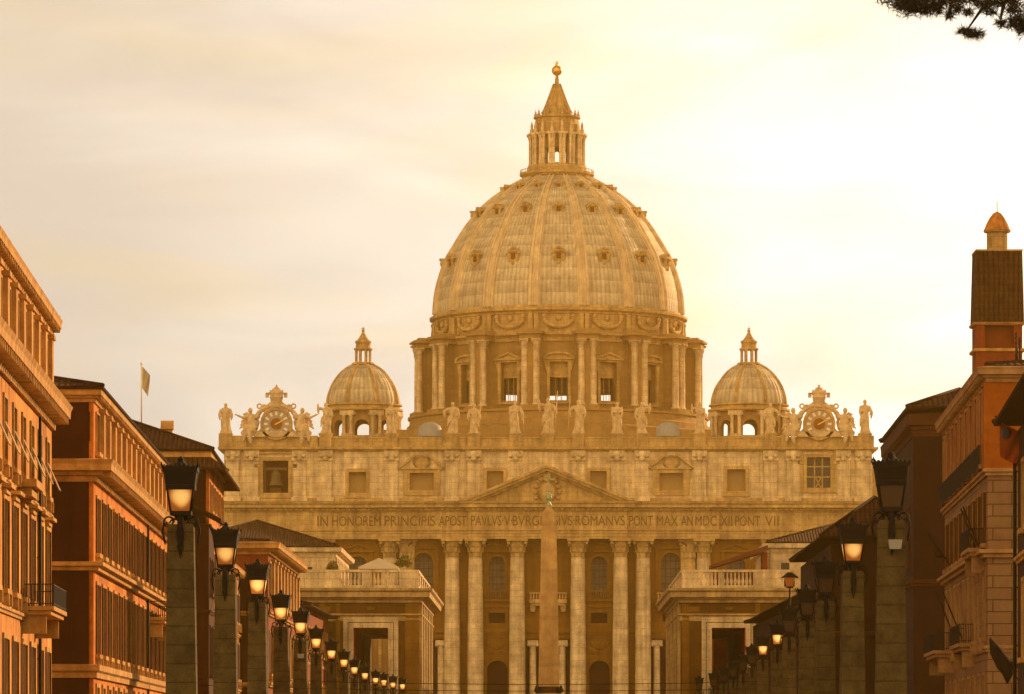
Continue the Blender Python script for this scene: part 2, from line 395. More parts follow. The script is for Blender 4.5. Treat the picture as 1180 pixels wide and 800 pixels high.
b.face([(fx(1005), 845, 4), (fx(258), 845, 4), (fx(258), 845, fz(505)), (fx(1005), 845, fz(505))])
b.face([(fx(258), 801, fz(505)), (fx(1005), 801, fz(505)), (fx(1005), 845, fz(505)), (fx(258), 845, fz(505))])
for (c, w) in ((487, 14), (572, 13), (631, 13), (690, 13), (772, 14), (412, 12), (848, 12)):
    zt = fz(730)
    b.box(fx(c - w), fx(c + w), 800.7, 801.0, zt - .35, zt + .2)
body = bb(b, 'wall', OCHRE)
# panes / dark backs
for i, h in enumerate(H1):
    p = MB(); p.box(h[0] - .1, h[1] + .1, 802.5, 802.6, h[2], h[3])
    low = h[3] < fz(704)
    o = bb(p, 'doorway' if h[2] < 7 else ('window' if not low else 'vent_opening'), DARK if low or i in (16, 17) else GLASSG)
    if h[2] > 7 and not low:
        f = MB(); a0, a1, c0, c1 = h[:4]; r = (a1 - a0) / 2; mx_ = (a0 + a1) / 2
        f.box(a0 - .45, a0 - .003, 800.75, 801.2, c0 - .3, c1 - r); f.box(a1 + .003, a1 + .45, 800.75, 801.2, c0 - .3, c1 - r)
        K = 14
        for k in range(K):
            q0, q1 = PI * k / K, PI * (k + 1) / K
            f.prism([(mx_ - (r + u) * math.cos(q), c1 - r + (r + u) * math.sin(q)) for u, q in ((.003, q0), (.003, q1), (.45, q1), (.45, q0))], 800.75, 801.1)
        f.box(a0 - .9, a1 + .9, 800.5, 801.0, c0 - .75, c0 - .3)
        bal_z = c0 - .3
        f.box(a0 - .5, a1 + .5, 800.62, 800.74, bal_z + 1.25, bal_z + 1.45)
        x_ = a0 - .4
        while x_ < a1 + .4: f.lathe([(.07, bal_z), (.15, bal_z + .5), (.07, bal_z + 1.25)], 6, (x_, 800.68)); x_ += .42
        # pediment above
        f.box(a0 - .95, a0 - .5, 800.6, 801, c0 + .2, c1 + .7); f.box(a1 + .5, a1 + .95, 800.6, 801, c0 + .2, c1 + .7)
        f.box(a0 - 1.2, a1 + 1.2, 800.4, 801, c1 + .7, c1 + 1.05)
        if i in (6, 7, 0, 1):
            seg = [(mx_ + (r + 1.2) * math.cos(PI * k / 10), c1 + 1.053 + 1.3 * math.sin(PI * k / 10)) for k in range(11)]
        else: seg = [(a1 + 1.2, c1 + 1.053), (mx_, c1 + 2.3), (a0 - 1.2, c1 + 1.053)]
        for (u0, u1) in zip(seg, seg[1:]): f.prism([u0, u1, (mx_ + (u1[0] - mx_) * .86, c1 + 1.05 + (u1[1] - c1 - 1.05) * .72), (mx_ + (u0[0] - mx_) * .86, c1 + 1.05 + (u0[1] - c1 - 1.05) * .72)], 800.35, 801)
        f.prism(seg, 800.85, 801)
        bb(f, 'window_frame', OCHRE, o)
        g = MB()
        for k in range(1, 4): g.box(a0 + (a1 - a0) * k / 4 - .05, a0 + (a1 - a0) * k / 4 + .05, 802.3, 802.45, c0, c1)
        for k in range(1, 6): g.box(a0, a1, 802.32, 802.43, c0 + (c1 - c0) * k / 6 - .05, c0 + (c1 - c0) * k / 6 + .05)
        bb(g, 'glazing_bars', WOODD, o)
# central blessing balcony and side balconies
for (c0, c1) in ((610, 653), (472, 504), (757, 789)):
    b = MB(); b.box(fx(c0), fx(c1), 799.3, 800.99, fz(695), fz(692)); b.box(fx(c0) + .2, fx(c1) - .2, 799.5, 800.99, fz(698), fz(695))
    balustrade(b, fx(c0), fx(c1), 799.6, fz(692), fz(683), step=.5)
    for q in (c0 + 4, c1 - 4): b.prism([(fx(q) - .5, fz(698)), (fx(q) + .5, fz(698)), (fx(q) + .35, fz(705)), (fx(q) - .35, fz(705))], 799.8, 800.98)
    bb(b, 'balcony', TRAV)
# string course between the lower and the upper row of openings
b = MB(); b.box(fx(258) + .02, fx(1005) - .02, 800.55, 800.99, fz(729), fz(725)); b.box(fx(258) + .02, fx(1005) - .02, 800.7, 800.99, fz(735), fz(732))
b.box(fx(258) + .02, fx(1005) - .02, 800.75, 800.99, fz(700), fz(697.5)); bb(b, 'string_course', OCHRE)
for (c0, c1) in ((552, 593), (670, 711)):       # relief panels over the vents and doors
    b = MB(); b.box(fx(c0 + 8), fx(c1 - 8), 800.8, 800.99, fz(752), fz(736)); m_ = fx((c0 + c1) / 2)
    for k in range(7): b.ball((m_ + (k - 3) * .45, 800.75, fz(744) - .5 + .12 * abs(k - 3) ** 1.6), .28, 8, 5, (1, .5, 1))
    bb(b, 'relief_panel', OCHRE)
# small ionic columns in the porch openings
for c in (508, 614, 648, 757):
    b = MB(); b.lathe([(.75, 6), (.75, 6.6), (.6, 6.9), (.56, fz(744))], 14, (fx(c), 800.6)); b.box(fx(c) - .95, fx(c) + .95, 799.9, 800.99, fz(744), fz(738)); b.ball((fx(c) - .75, 800.1, fz(743.5)), .3, 8, 5); b.ball((fx(c) + .75, 800.1, fz(743.5)), .3, 8, 5)
    bb(b, 'porch_column', TRAVP)
# giant columns
colsrc = None
for c, dy in ((521, 799.9), (548, 799.2), (596, 799.2), (666, 799.2), (715, 799.2), (741, 799.9), (449, 800.3), (811, 800.3)):
    if colsrc is None:
        b = MB(); zt = fz(643); r0 = 1.38
        b.box(-1.9, 1.9, -1.9, 1.0, 4, 7.2)
        b.lathe([(1.75, 7.2), (1.8, 7.6), (1.5, 7.9), (1.62, 8.3), (r0, 8.6), (r0 + .01, 14), (r0 - .03, 22), (r0 - .1, 28), (r0 - .18, zt)], 28)
        s = b.build('giant_column', TRAVP, bas); s.location = (fx(c), dy - D0, 0)
        b = MB(); capital(b, 0, 0, zt, fz(621.5) - zt, 1.3); cp = b.build('capital', TRAV, s); kid(s, cp); colsrc = s
    else: inst(colsrc, bas, T(fx(c), dy - D0))
# giant pilasters
pl = None
for c in (268, 292, 343, 375, 469, 793, 888, 916, 970, 994):
    if pl is None:
        b = MB(); b.box(-1.25, 1.25, -.55, -.01, 6, fz(643)); b.box(-1.5, 1.5, -.7, -.012, 4, 8)
        s = b.build('giant_pilaster', TRAV, bas); s.location = (fx(c), 1.0, 0)
        b = MB(); zt = fz(643); h = fz(621.5) - zt; b.box(-1.3, 1.3, -.62, -.02, zt, zt + h * .86); b.box(-1.7, 1.7, -.85, -.02, zt + h * .86, zt + h)
        for rr in range(2):
            for k in range(4 - rr):
                x_ = -1.05 + .7 * k + .35 * rr; z_ = zt + h * .32 * rr
                b.prism([(x_ - .28, z_), (x_ + .28, z_), (x_ + .2, z_ + h * .36), (x_ - .2, z_ + h * .36)], -.85, -.6)
        for sx in (-1, 1): b.ball((sx * 1.3, -.75, zt + h * .74), .3, 8, 6)
        cp = b.build('capital', TRAV, s); kid(s, cp); pl = s
    else: inst(pl, bas, T(fx(c), 1.0))
# entablature, with the central part standing forward
def fpath(o=0):
    pts = [(258, 842), (258, 799.6), (440, 799.6), (440, 798.7), (540, 798.7), (540, 797.8),
           (722, 797.8), (722, 798.7), (828, 798.7), (828, 799.6), (1005, 799.6), (1005, 842)]
    return [(fx(a), y + o) for a, y in pts]
b = MB()
arch = [(-1.4, fz(621.5)), (0, fz(621.5)), (0, fz(619)), (.1, fz(618.9)), (.1, fz(615.5)), (.2, fz(615.4)), (.2, fz(612.6)), (.42, fz(612)), (.42, fz(611)), (0, fz(610.9)), (0, fz(590.2)),
        (.3, fz(590)), (.3, fz(588.6))]
b.sweep(fpath(), arch); bb(b, 'frieze', TRAV)
b = MB(); z0 = fz(588.6)
b.sweep(fpath(), [(-1.4, z0 - .01), (.45, z0 - .01), (.45, z0 + .25), (1.35, z0 + .45), (1.35, fz(582.5)), (1.6, fz(581)), (1.75, fz(578.5)), (-1.4, fz(577.8))]); bb(b, 'cornice', TRAV)
b = MB(); xx = 262
while xx < 1003:      # dentils
    yy = [799.6, 798.7, 797.8][(440 < xx < 825) + (540 < xx < 719)]
    b.box(fx(xx), fx(xx) + .5, yy - .85, yy - .44, z0 - .01, z0 + .3); xx += 6
bb(b, 'dentils', TRAV)
# pediment
b = MB(); px0, px1, pz0, pz1 = fx(530), fx(731), fz(578.3), fz(537)
xm = (px0 + px1) / 2; ym = 797.8
b.prism([(px0 + 2.5, pz0), (px1 - 2.5, pz0), (xm, pz1 - 1.1)], ym + .15, 800.4)
ped = bb(b, 'pediment', TRAV)
b = MB(); dx = (px1 - px0) / 2; t = 1.35
for s_ in (-1, 1):
    e = xm + s_ * dx
    for (lo, hi, yo) in ((0.0, .5, 1.8), (.5, 1.0, 1.4), (1.0, 1.5, .5)):
        b.prism([(e - s_ * lo * 2.4, pz0 + .003), (e - s_ * hi * 2.4, pz0 + .003), (xm, pz1 - hi), (xm, pz1 - lo)], ym - yo, 800.3)
bb(b, 'raking_cornice', TRAV, ped)
b = MB()    # coat of arms
b.lathe([(.01, 0), (1.25, .1), (1.5, .35), (1.2, .55), (.01, .6)], 20, ex=1, ey=1.25); 
for v in b.v: x_, y_, z_ = v; v.x, v.y, v.z = xm + x_, ym + .15 - z_, fz(569) + y_
for k in range(16):
    a = 2 * PI * k / 16; b.ball((xm + 2.1 * math.cos(a), ym - .05, fz(568) + 2.5 * math.sin(a)), .42, 8, 5, (1, .6, 1))
b.ball((xm, ym - .1, fz(549)), .9, 10, 8, (1, .6, 1.3)); b.ball((xm - 1.2, ym, fz(553)), .55, 8, 6); b.ball((xm + 1.2, ym, fz(553)), .55, 8, 6)
bb(b, 'coat_of_arms', TRAV, ped)
# inscription
def text(s, x0, x1, y, z0, h, parent, m, name='inscription', size_ref='H'):
    c = bpy.data.curves.new(name, 'FONT'); c.body = s; c.size = 1.0; c.extrude = 0.03; c.offset = 0.0
    o = bpy.data.objects.new('tmp_text', c); COL.objects.link(o); bpy.context.view_layer.update()
    me = bpy.data.meshes.new_from_object(o.evaluated_get(bpy.context.evaluated_depsgraph_get())); bpy.data.objects.remove(o)
    xs = [v.co.x for v in me.vertices]; ys = [v.co.y for v in me.vertices]
    w = max(xs) - min(xs); hh = max(ys) - min(ys)
    for v in me.vertices:
        q = Vector((x0 + (v.co.x - min(xs)) / w * (x1 - x0), y - v.co.z, z0 + (v.co.y - min(ys)) / hh * h))
        v.co = WM[parent.name].inverted() @ q
    me.materials.clear(); me.materials.append(m); me.name = name
    o = bpy.data.objects.new(name, me); COL.objects.link(o); o.parent = parent; WM[o.name] = WM[parent.name].copy(); return o
INK = mat('bronze_letters', (0.20, 0.12, 0.045), rough=0.6)
for s_, a, c_, y_ in (('IN', 366, 378, 799.6), ('HONOREM', 383, 438.5, 799.6), ('PRINCIPIS', 443.5, 501.5, 798.7), ('APOST', 506, 537.5, 798.7), ('PAVLVS', 543, 578, 797.8),
                     ('V', 581, 588, 797.8), ('BVRGHESIVS', 591, 659.5, 797.8), ('ROMANVS', 663, 719.5, 797.8), ('PONT', 725, 752, 798.7), ('MAX', 756.5, 781, 798.7), ('AN', 784.5, 798, 798.7),
                     ('MDC', 801, 825.5, 798.7), ('XII', 830.5, 843.5, 799.6), ('PONT', 847, 876, 799.6), ('VII', 881.5, 897, 799.6)):
    text(s_, fx(a), fx(c_), y_ - .05, fz(606.5), fz(595) - fz(606.5), bas, INK)
b = MB()
for xq in (579.6, 589.6, 661.2): b.box(fx(xq) - .12, fx(xq) + .12, 797.72, 797.81, fz(601.5), fz(600))
bb(b, 'inscription_stops', INK)
# attic storey
HA = [(fx(303), fx(332), fz(568), fz(531)), (fx(402), fx(422), fz(568), fz(544)), (fx(472), fx(500), fz(565), fz(545)),
      (fx(561), fx(580), fz(573), fz(543)), (fx(680), fx(699), fz(573), fz(543)), (fx(760), fx(787), fz(565), fz(545)),
      (fx(838), fx(859), fz(566), fz(541)), (fx(930), fx(957), fz(562), fz(527))]
b = MB(); b.wall(fx(258), fx(1005), fz(578), fz(519), HA, y=800.2, d=1.3)
b.face([(fx(258), 801, fz(578)), (fx(258), 800.2, fz(578)), (fx(258), 800.2, fz(519)), (fx(258), 801, fz(519))]); b.face([(fx(1005), 801, fz(578)), (fx(1005), 800.2, fz(578)), (fx(1005), 800.2, fz(519)), (fx(1005), 801, fz(519))])
bb(b, 'attic_wall', TRAVP)
b = MB()
b.sweep([(fx(258), 842), (fx(258), 800.2), (fx(1005), 800.2), (fx(1005), 842)], [(0, fz(578)), (.25, fz(578)), (.25, fz(574.5)), (0, fz(573.8))])
b.sweep([(fx(256), 842), (fx(256), 800.0), (fx(1007), 800.0), (fx(1007), 842)], [(-.6, fz(520.5)), (0, fz(520.5)), (.15, fz(519.4)), (.7, fz(518)), (.75, fz(515.5)), (-.6, fz(515))]); bb(b, 'attic_cornice', TRAV)
for i, h in enumerate(HA):
    p = MB(); p.box(h[0] - .1, h[1] + .1, 801.3, 801.4, h[2] - .1, h[3] + .1)
    o = bb(p, 'attic_window', DARK if i in (0,) else (GLASS if i == 7 else BLIND))
    f = MB(); a0, a1, c0, c1 = h[:4]
    for (u0, u1, v0, v1) in ((a0 - .6, a0 - .01, c0 - .6, c1 + .6), (a1 + .01, a1 + .6, c0 - .6, c1 + .6), (a0 - .01, a1 + .01, c1 + .01, c1 + .6), (a0 - .01, a1 + .01, c0 - .6, c0 - .01)):
        f.box(u0, u1, 800.0, 800.3, v0, v1)
    f.box(a0 - .8, a1 + .8, 799.85, 800.19, c0 - .9, c0 - .603)
    if i in (0, 7): 
        for s_ in (a0 - 1.5, a1 + .65): f.box(s_, s_ + .8, 799.95, 800.19, c0 - 1.0, c1 + 1.2); f.box(s_ - .1, s_ + .9, 799.8, 800.18, c1 - 1.2, c1 - .6)
        f.box(a0 - 1.6, a1 + 1.6, 799.8, 800.18, c1 + 1.203, c1 + 1.5)
    if i in (2, 5):
        m_ = (a0 + a1) / 2; zc = fz(532)
        for s_ in (-1, 1):
            f.prism([(m_ + s_ * 3.9, c1 + .7), (m_ + s_ * 3.9, c1 + 1.15), (m_ + s_ * 1.0, zc + 1.5), (m_ + s_ * 1.0, zc + 1.0)], 799.5, 800.19)
            f.box(m_ + s_ * 2.85 - .3, m_ + s_ * 2.85 + .3, 799.9, 800.18, c0 - .6, c1 + .65)
        f.box(m_ - 3.6, m_ + 3.6, 799.75, 800.19, c1 + .603, c1 + .9)
        f.lathe([(1.25, 0), (1.5, .15), (1.25, .3)], 20)
        for v in f.v[-60:]: x_, y_, z_ = v; v.x, v.y, v.z = m_ + x_, 799.95 - z_ + .15, zc - .1 + y_ * .8
        f.lathe([(.01, 0), (1.2, 0)], 20)
        for v in f.v[-40:]: x_, y_, z_ = v; v.x, v.y, v.z = m_ + x_, 800.1, zc - .1 + y_ * .8
    bb(f, 'window_frame', TRAV, o)
    if i == 7:
        g = MB(); 
        for k in (1, 2): g.box(a0 + (a1 - a0) * k / 3 - .12, a0 + (a1 - a0) * k / 3 + .12, 801.0, 801.2, c0, c1)
        for k in (.36, .7): g.box(a0, a1, 801.02, 801.18, c0 + (c1 - c0) * k - .12, c0 + (c1 - c0) * k + .12)
        g.prism([(a0 + 1.4, c0), (a0 + 1.65, c0), (a0 + 2.6, c0 + 1.8), (a0 + 2.35, c0 + 1.8)], 801.04, 801.16); g.prism([(a0 + 2.6, c0), (a0 + 2.35, c0), (a0 + 1.4, c0 + 1.8), (a0 + 1.65, c0 + 1.8)], 801.04, 801.16)
        bb(g, 'glazing_bars', TRAV, o)
    if i == 0:      # the great bell hangs in the opening
        g = MB(); m_ = (a0 + a1) / 2; zb = c0 + 1.3
        g.lathe([(1.25, zb), (1.1, zb + .3), (.85, zb + 1.1), (.75, zb + 2.0), (.5, zb + 2.5), (.05, zb + 2.65)], 20, (m_, 800.9)); g.box(m_ - 1.9, m_ + 1.9, 800.8, 801.05, zb + 2.7, zb + 3.1)
        bb(g, 'bell', mat('dark_bell_bronze', (0.13, 0.10, 0.05), rough=.5), o)
        g = MB(); g.box(m_ - 1, m_ + .9, 800.6, 801.2, c0, c0 + .9); g.box(a0 + .1, a0 + .5, 800.7, 801, c0, c1); bb(g, 'bell_frame', WOODD, o)
STX = [260, 375, 451, 521, 546, 594, 631, 666, 711, 740, 806, 888, 997]
ap = None
for c in STX[1:6] + STX[7:12] + [268, 290, 345, 914, 972, 994]:
    if ap is None:
        b = MB(); b.box(-1.1, 1.1, -.4, -.003, fz(577.5), fz(531)); b.box(-1.35, 1.35, -.65, -.003, fz(531), fz(528.6)); b.box(-1.3, 1.3, -.55, -.003, fz(528.6), fz(519.2)); b.box(-1.4, 1.4, -.6, -.003, fz(577.6), fz(573))
        b.ball((0, -.75, fz(524)), .75, 12, 8, (1, .6, .9)); b.ball((0, -.9, fz(528.5)), .5, 10, 6, (1, .6, 1)); b.ball((-.8, -.7, fz(525.5)), .35, 8, 6); b.ball((.8, -.7, fz(525.5)), .35, 8, 6)
        ap = b.build('attic_pilaster', TRAVP, bas); ap.location = (fx(c), .2, 0)
    else: inst(ap, bas, T(fx(c), .2))
# parapet with pedestals
b = MB(); zb, zt = fz(515.2), fz(503.5)
b.box(fx(256), fx(1007), 800.3, 800.9, zb, zt - .25); b.box(fx(256), fx(1007), 800.15, 801.05, zt - .25, zt)
b.box(fx(256), fx(1007), 800.1, 801.0, zb - .01, zb + .3)
bb(b, 'parapet', TRAV)
b = MB()
for c in STX:
    q = MB(); q.box(fx(c) - 1.05, fx(c) + 1.05, 799.75, 801.3, zb - .02, zt + .35); q.box(fx(c) - 1.2, fx(c) + 1.2, 799.65, 801.4, zt + .35, zt + .6); bb(q, 'statue_pedestal', TRAV)
for xq in range(392, 870, 9):
    if min(abs(xq - c) for c in STX) > 9: q = MB(); q.box(fx(xq) - .12, fx(xq) + .12, 800.2, 800.298, zb + .3, zt - .25); bb(q, 'parapet_strip', TRAV)
for (a0, a1) in ((252, 284), (357, 366), (900, 907), (978, 1007)): q = MB(); q.box(fx(a0), fx(a1), 799.8, 801.2, zb - .015, zt + .2); bb(q, 'end_pedestal', TRAV)
ZST = zt + .6
# nave and transept roofs behind the parapet
b = MB()
b.prism([(fx(430), 40), (fx(830), 40), (fx(830), Z(497, 850)), (X(640, 850) + 14, Z(497, 850)), (X(640, 850), Z(484.5, 850)), (X(640, 850) - 14, Z(497, 850)), (fx(430), Z(497, 850))], 846, 934)
b.box(-42, -20, 868, 905, 30, Z(507, 870)); b.box(24, 46, 868, 905, 30, Z(507, 870))
bb(b, 'nave', DRUMS)
for c in (495, 770):
    b = MB(); xx = X(c, 845); b.lathe([(X(c + 16, 845) - xx, Z(503, 845)), (X(c + 15, 845) - xx, Z(497, 845)), (X(c + 12, 845) - xx, Z(490, 845)), (X(c + 6, 845) - xx, Z(486.5, 845)), (.01, Z(485.5, 845))], 24, (xx, 847))
    bb(b, 'roof_cupola', LEADB)

# ---- great dome
DD = 960.0; cx = X(643.5, DD); k_ = DD / F
dz = lambda p: Z(p, DD)
C = (cx, DD)
b = MB()
b.lathe([(31.5, 48), (31.5, dz(494)), (31.0, dz(492)), (30.9, dz(486)), (31.3, dz(485)), (31.3, dz(482.5)), (24, dz(482.4))], 64, C, smooth=False)
b.lathe([(36, 40), (36, dz(503)), (33.5, dz(500)), (31.4, dz(498))], 8, C, a0=PI / 8, a1=PI / 8 + 2 * PI, smooth=False)
drum = bb(b, 'drum', DRUMS)
RD = 26.0; hw = RD * math.tan(PI / 16); zw0, zw1, zsp = 71.6, 79.4, 76.3
b = MB()
for k in range(16):
    b.M = T(cx, DD) @ RZ(k * PI / 8)
    b.wall(-hw, hw, dz(482.5), dz(396), [(-1.8, 1.8, zw0, zw1)], y=-RD, d=1.4)
bb(b, 'drum_wall', DRUMS, drum)
def ring(parent, name, m, fn, off=0.0, n=16):
    """one mesh, copied round the dome"""
    mb = MB(); fn(mb); o = mb.build(name, m, parent); o.matrix_local = T(cx, DD - D0) @ RZ(off); WM[o.name] = WM[bas.name] @ T(cx, DD - D0) @ RZ(off)
    outl = [o]
    for k in range(1, n): outl.append(inst(o, parent, T(cx, DD - D0) @ RZ(off + k * 2 * PI / n)))
    return outl
def f_win(tri):
    def f(mb):
        y = -RD
        mb.box(-1.79, 1.79, y + 1.2, y + 1.38, zsp, zw1)
        for s_ in (-1, 1): mb.box(s_ * 2.1 - .3, s_ * 2.1 + .3, y - .45, y - .003, zw0 - .3, zw1 + .3); mb.prism([(s_ * 2.4, zw1 + .3), (s_ * 3.1, zw1 + .3), (s_ * 2.6, zw1 - 1.6), (s_ * 2.4, zw1 - 2)], y - .4, y - .01)
        mb.box(-2.4, 2.4, y - .5, y - .004, zw1 + .003, zw1 + .35); mb.box(-3.1, 3.1, y - 1.0, y - .003, zw1 + .4, zw1 + .75); mb.box(-2.5, 2.5, y - .6, y, zw0 - .7, zw0 - .303)
        if tri: seg = [(3.1, zw1 + .75), (0, zw1 + 2.1), (-3.1, zw1 + .75)]
        else: seg = [(3.1 * math.cos(PI * q / 10), zw1 + .75 + 1.25 * math.sin(PI * q / 10)) for q in range(11)]
        for u0, u1 in zip(seg, seg[1:]): mb.prism([u0, u1, (u1[0] * .84, zw1 + .75 + (u1[1] - zw1 - .75) * .68), (u0[0] * .84, zw1 + .75 + (u0[1] - zw1 - .75) * .68)], y - 1.0, y)
        mb.prism(seg, y - .35, y - .01)
        for q in (-.6, .6): mb.box(q - .05, q + .05, y + .75, y + .85, zw0, zsp)
    return f
for tri in (0, 1):
    mb = MB(); f_win(tri)(mb); o = mb.build('drum_window', TRAV, drum); o.matrix_local = T(cx, DD - D0) @ RZ(tri * PI / 8)
    for k in range(1, 8): inst(o, drum, T(cx, DD - D0) @ RZ(tri * PI / 8 + k * PI / 4))
def f_but(mb):
    mb.box(-.75, .75, -29.3, -25.6, dz(482.4), dz(404)); mb.box(-2.3, 2.3, -30.9, -25.6, dz(482.4), dz(478.5))
    zt0 = dz(404.5)
    mb.box(-2.15, 2.15, -30.3, -25.4, zt0, zt0 + .55); mb.box(-2.1, 2.1, -30.2, -25.4, zt0 + .55, zt0 + .95); mb.box(-2.7, 2.7, -30.9, -25.4, zt0 + .95, zt0 + 1.35); mb.box(-2.45, 2.45, -30.6, -25.4, zt0 + 1.35, zt0 + 1.55)
    mb.prism([(-2.0, zt0 + 1.55), (2.0, zt0 + 1.55), (1.4, zt0 + 2.1), (-1.4, zt0 + 2.1)], -29.6, -25.3)
buts = ring(drum, 'buttress', DRUMS, f_but, PI / 16)
def f_col(mb):
    for s_ in (-1, 1):
        mb.lathe([(.9, dz(478.5)), (.92, dz(477)), (.68, dz(476)), (.68, dz(450)), (.60, dz(417))], 14, (s_ * 1.24, -29.45)); capital(mb, s_ * 1.24, -29.45, dz(417), dz(404.6) - dz(417), .64)
ring(drum, 'paired_columns', TRAVP, f_col, PI / 16)
b = MB(); zz = dz(404.5)
b.lathe([(25.6, zz - .2), (26.5, zz - .2), (26.5, zz + .5), (26.9, zz + .9), (27.4, zz + 1.0), (27.4, zz + 1.4), (25.2, zz + 1.6)], 96, C, smooth=False)
ra = 25.6
b.lathe([(ra, dz(399)), (ra, dz(375)), (ra + .3, dz(374)), (ra + .35, dz(372)), (ra + 1.15, dz(370.5)), (ra + 1.2, dz(368)), (ra + .5, dz(367)), (ra + .4, dz(364.5)), (ra, dz(364))], 96, C, smooth=False)
bb(b, 'drum_attic', TRAV, drum)
def f_gar(mb):
    y = -ra
    for s_ in (-1, 1):
        mb.box(s_ * 5.05 - (.9 if s_ > 0 else -.0), s_ * 5.05 + (.0 if s_ > 0 else .9), y - .45, y + .3, dz(397), dz(374.5))
    pts = [(2.9 * math.sin(a), y - .38, dz(378) - 2.0 * math.cos(a) ** .8 if abs(math.cos(a)) > 1e-3 else dz(378)) for a in [(-PI / 2 + PI * q / 14) * .98 for q in range(15)]]
    mb.tube(pts, [.24 + .26 * math.cos((q - 7) / 8 * PI / 2) for q in range(15)], 7)
    for s_ in (-1, 1): mb.ball((s_ * 2.9, y - .35, dz(377.3)), .5, 8, 6); mb.tube([(s_ * 2.9, y - .35, dz(378)), (s_ * 3.1, y - .3, dz(385))], [.3, .12], 6)
    mb.ball((0, y - .25, dz(379)), .65, 8, 6, (1, .6, 1.1))
ring(drum, 'garland_panel', TRAV, f_gar, 0)
prof = [(365, 147), (355, 146.4), (345, 145.5), (336, 143.9), (328, 142), (317, 138.7), (305, 134.5), (297, 130.8), (290, 126.5), (281, 121), (272, 115.5), (263, 109.6), (255, 103.5), (247, 97.2), (240, 90.5), (232, 81.8), (225, 72.6), (219, 63.5), (213, 54.3), (208.5, 46), (205, 40)]
DP = [(r * k_, dz(y)) for y, r in prof]
b = MB(); b.lathe([(q[0] - .75, q[1]) for q in DP], 128, C); dome = bb(b, 'dome', LEAD)
def f_rib(mb):
    nn = []
    for i, (r, z) in enumerate(DP):
        p0 = DP[max(0, i - 1)]; p1 = DP[min(len(DP) - 1, i + 1)]
        d = Vector((p1[0] - p0[0], p1[1] - p0[1])).normalized(); nn.append((d.y, -d.x))
    sec = lambda w: [(-w, -1.2), (-w, -.45), (-w * .8, -.4), (-w * .78, -.02), (-w * .42, 0), (-w * .36, -.32), (w * .36, -.32), (w * .42, 0), (w * .78, -.02), (w * .8, -.4), (w, -.45), (w, -1.2)]
    rows = []
    for i, (r, z) in enumerate(DP):
        w = 1.2 * (.38 + .62 * r / DP[0][0]); nr, nz_ = nn[i]
        rows.append([mb.av((u, -(r + v * nr), z + v * nz_)) for u, v in sec(w)])
    for i in range(len(rows) - 1):
        for q in range(11): mb.f.append((rows[i][q], rows[i][q + 1], rows[i + 1][q + 1], rows[i + 1][q]))
ring(dome, 'rib', DRIB, f_rib, PI / 16)
def f_dorm(ypx, s):
    def f(mb):
        z = dz(ypx); r = None
        for (r0, z0), (r1, z1) in zip(DP, DP[1:]):
            if z0 <= z <= z1: t_ = (z - z0) / (z1 - z0); r = r0 + (r1 - r0) * t_
        y = -r + .45 * s
        mb.box(-.62 * s, .62 * s, y - .25 * s, y + 2.2 * s, z - 1.1 * s, z + .5 * s)
        mb.prism([(-1.15 * s, z + .5 * s), (1.15 * s, z + .5 * s), (.75 * s, z + .95 * s), (0, z + 1.35 * s), (-.75 * s, z + .95 * s)], y - .55 * s, y + 2.4 * s)
        for q in (-1, 1):
            mb.ball((q * 1.0 * s, y - .3 * s, z + .35 * s), .34 * s, 8, 6); mb.tube([(q * .8 * s, y - .25 * s, z + .3 * s), (q * .85 * s, y - .2 * s, z - .7 * s), (q * .55 * s, y - .1 * s, z - 1.5 * s)], [.25 * s, .22 * s, .1 * s], 6)
        mb.ball((0, y - .5 * s, z + 1.1 * s), .3 * s, 8, 6); mb.ball((0, y - .3 * s, z - 1.35 * s), .35 * s, 8, 6)
    return f
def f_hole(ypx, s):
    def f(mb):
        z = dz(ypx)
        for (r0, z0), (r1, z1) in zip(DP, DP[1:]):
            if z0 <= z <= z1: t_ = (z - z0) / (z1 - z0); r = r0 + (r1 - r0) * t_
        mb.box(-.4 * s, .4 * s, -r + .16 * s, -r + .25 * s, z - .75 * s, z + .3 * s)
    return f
for ypx, s in ((307, 1.2), (251, 1.05), (221, .7)):
    ds = ring(dome, 'dormer', TRAV, f_dorm(ypx, s), 0)
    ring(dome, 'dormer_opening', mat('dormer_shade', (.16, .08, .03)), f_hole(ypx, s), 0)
# lantern of the great dome
lx = X(641.8, DD); L = (lx, DD); lr = lambda p: p * k_
b = MB()
b.lathe([(lr(38), dz(206)), (lr(43), dz(203)), (lr(43), dz(200.5)), (lr(41), dz(200.3)), (lr(37), dz(200)), (lr(35), dz(198)), (lr(34), dz(193)), (lr(33), dz(192.6)), (lr(10), dz(192.5))], 48, L, smooth=False)
for k in range(36): a = 2 * PI * k / 36; b.box(lx + lr(42) * math.cos(a) - .06, lx + lr(42) * math.cos(a) + .06, DD + lr(42) * math.sin(a) - .06, DD + lr(42) * math.sin(a) + .06, dz(200.3), dz(197.5))
b.lathe([(lr(42) - .06, dz(197.6)), (lr(42) + .06, dz(197.6)), (lr(42) + .06, dz(197)), (lr(42) - .06, dz(197)), (lr(42) - .06, dz(197.6))], 36, L)
lan = bb(b, 'lantern', TRAV)
def lring(name, m, fn, off, n=16):
    mb = MB(); fn(mb); o = mb.build(name, m, lan); o.matrix_local = T(lx, DD - D0) @ RZ(off)
    for k in range(1, n): inst(o, lan, T(lx, DD - D0) @ RZ(off + k * 2 * PI / n))
lr_in = lr(24)
def f_lw(mb):     # drum of the lantern, pierced between the piers
    w = lr_in * math.tan(PI / 16); mb.wall(-w, w, dz(192.5), dz(157), [(-w * .5, w * .5, dz(190), dz(172), True)], y=-lr_in, d=.5)
lring('lantern_wall', TRAV, f_lw, 0)
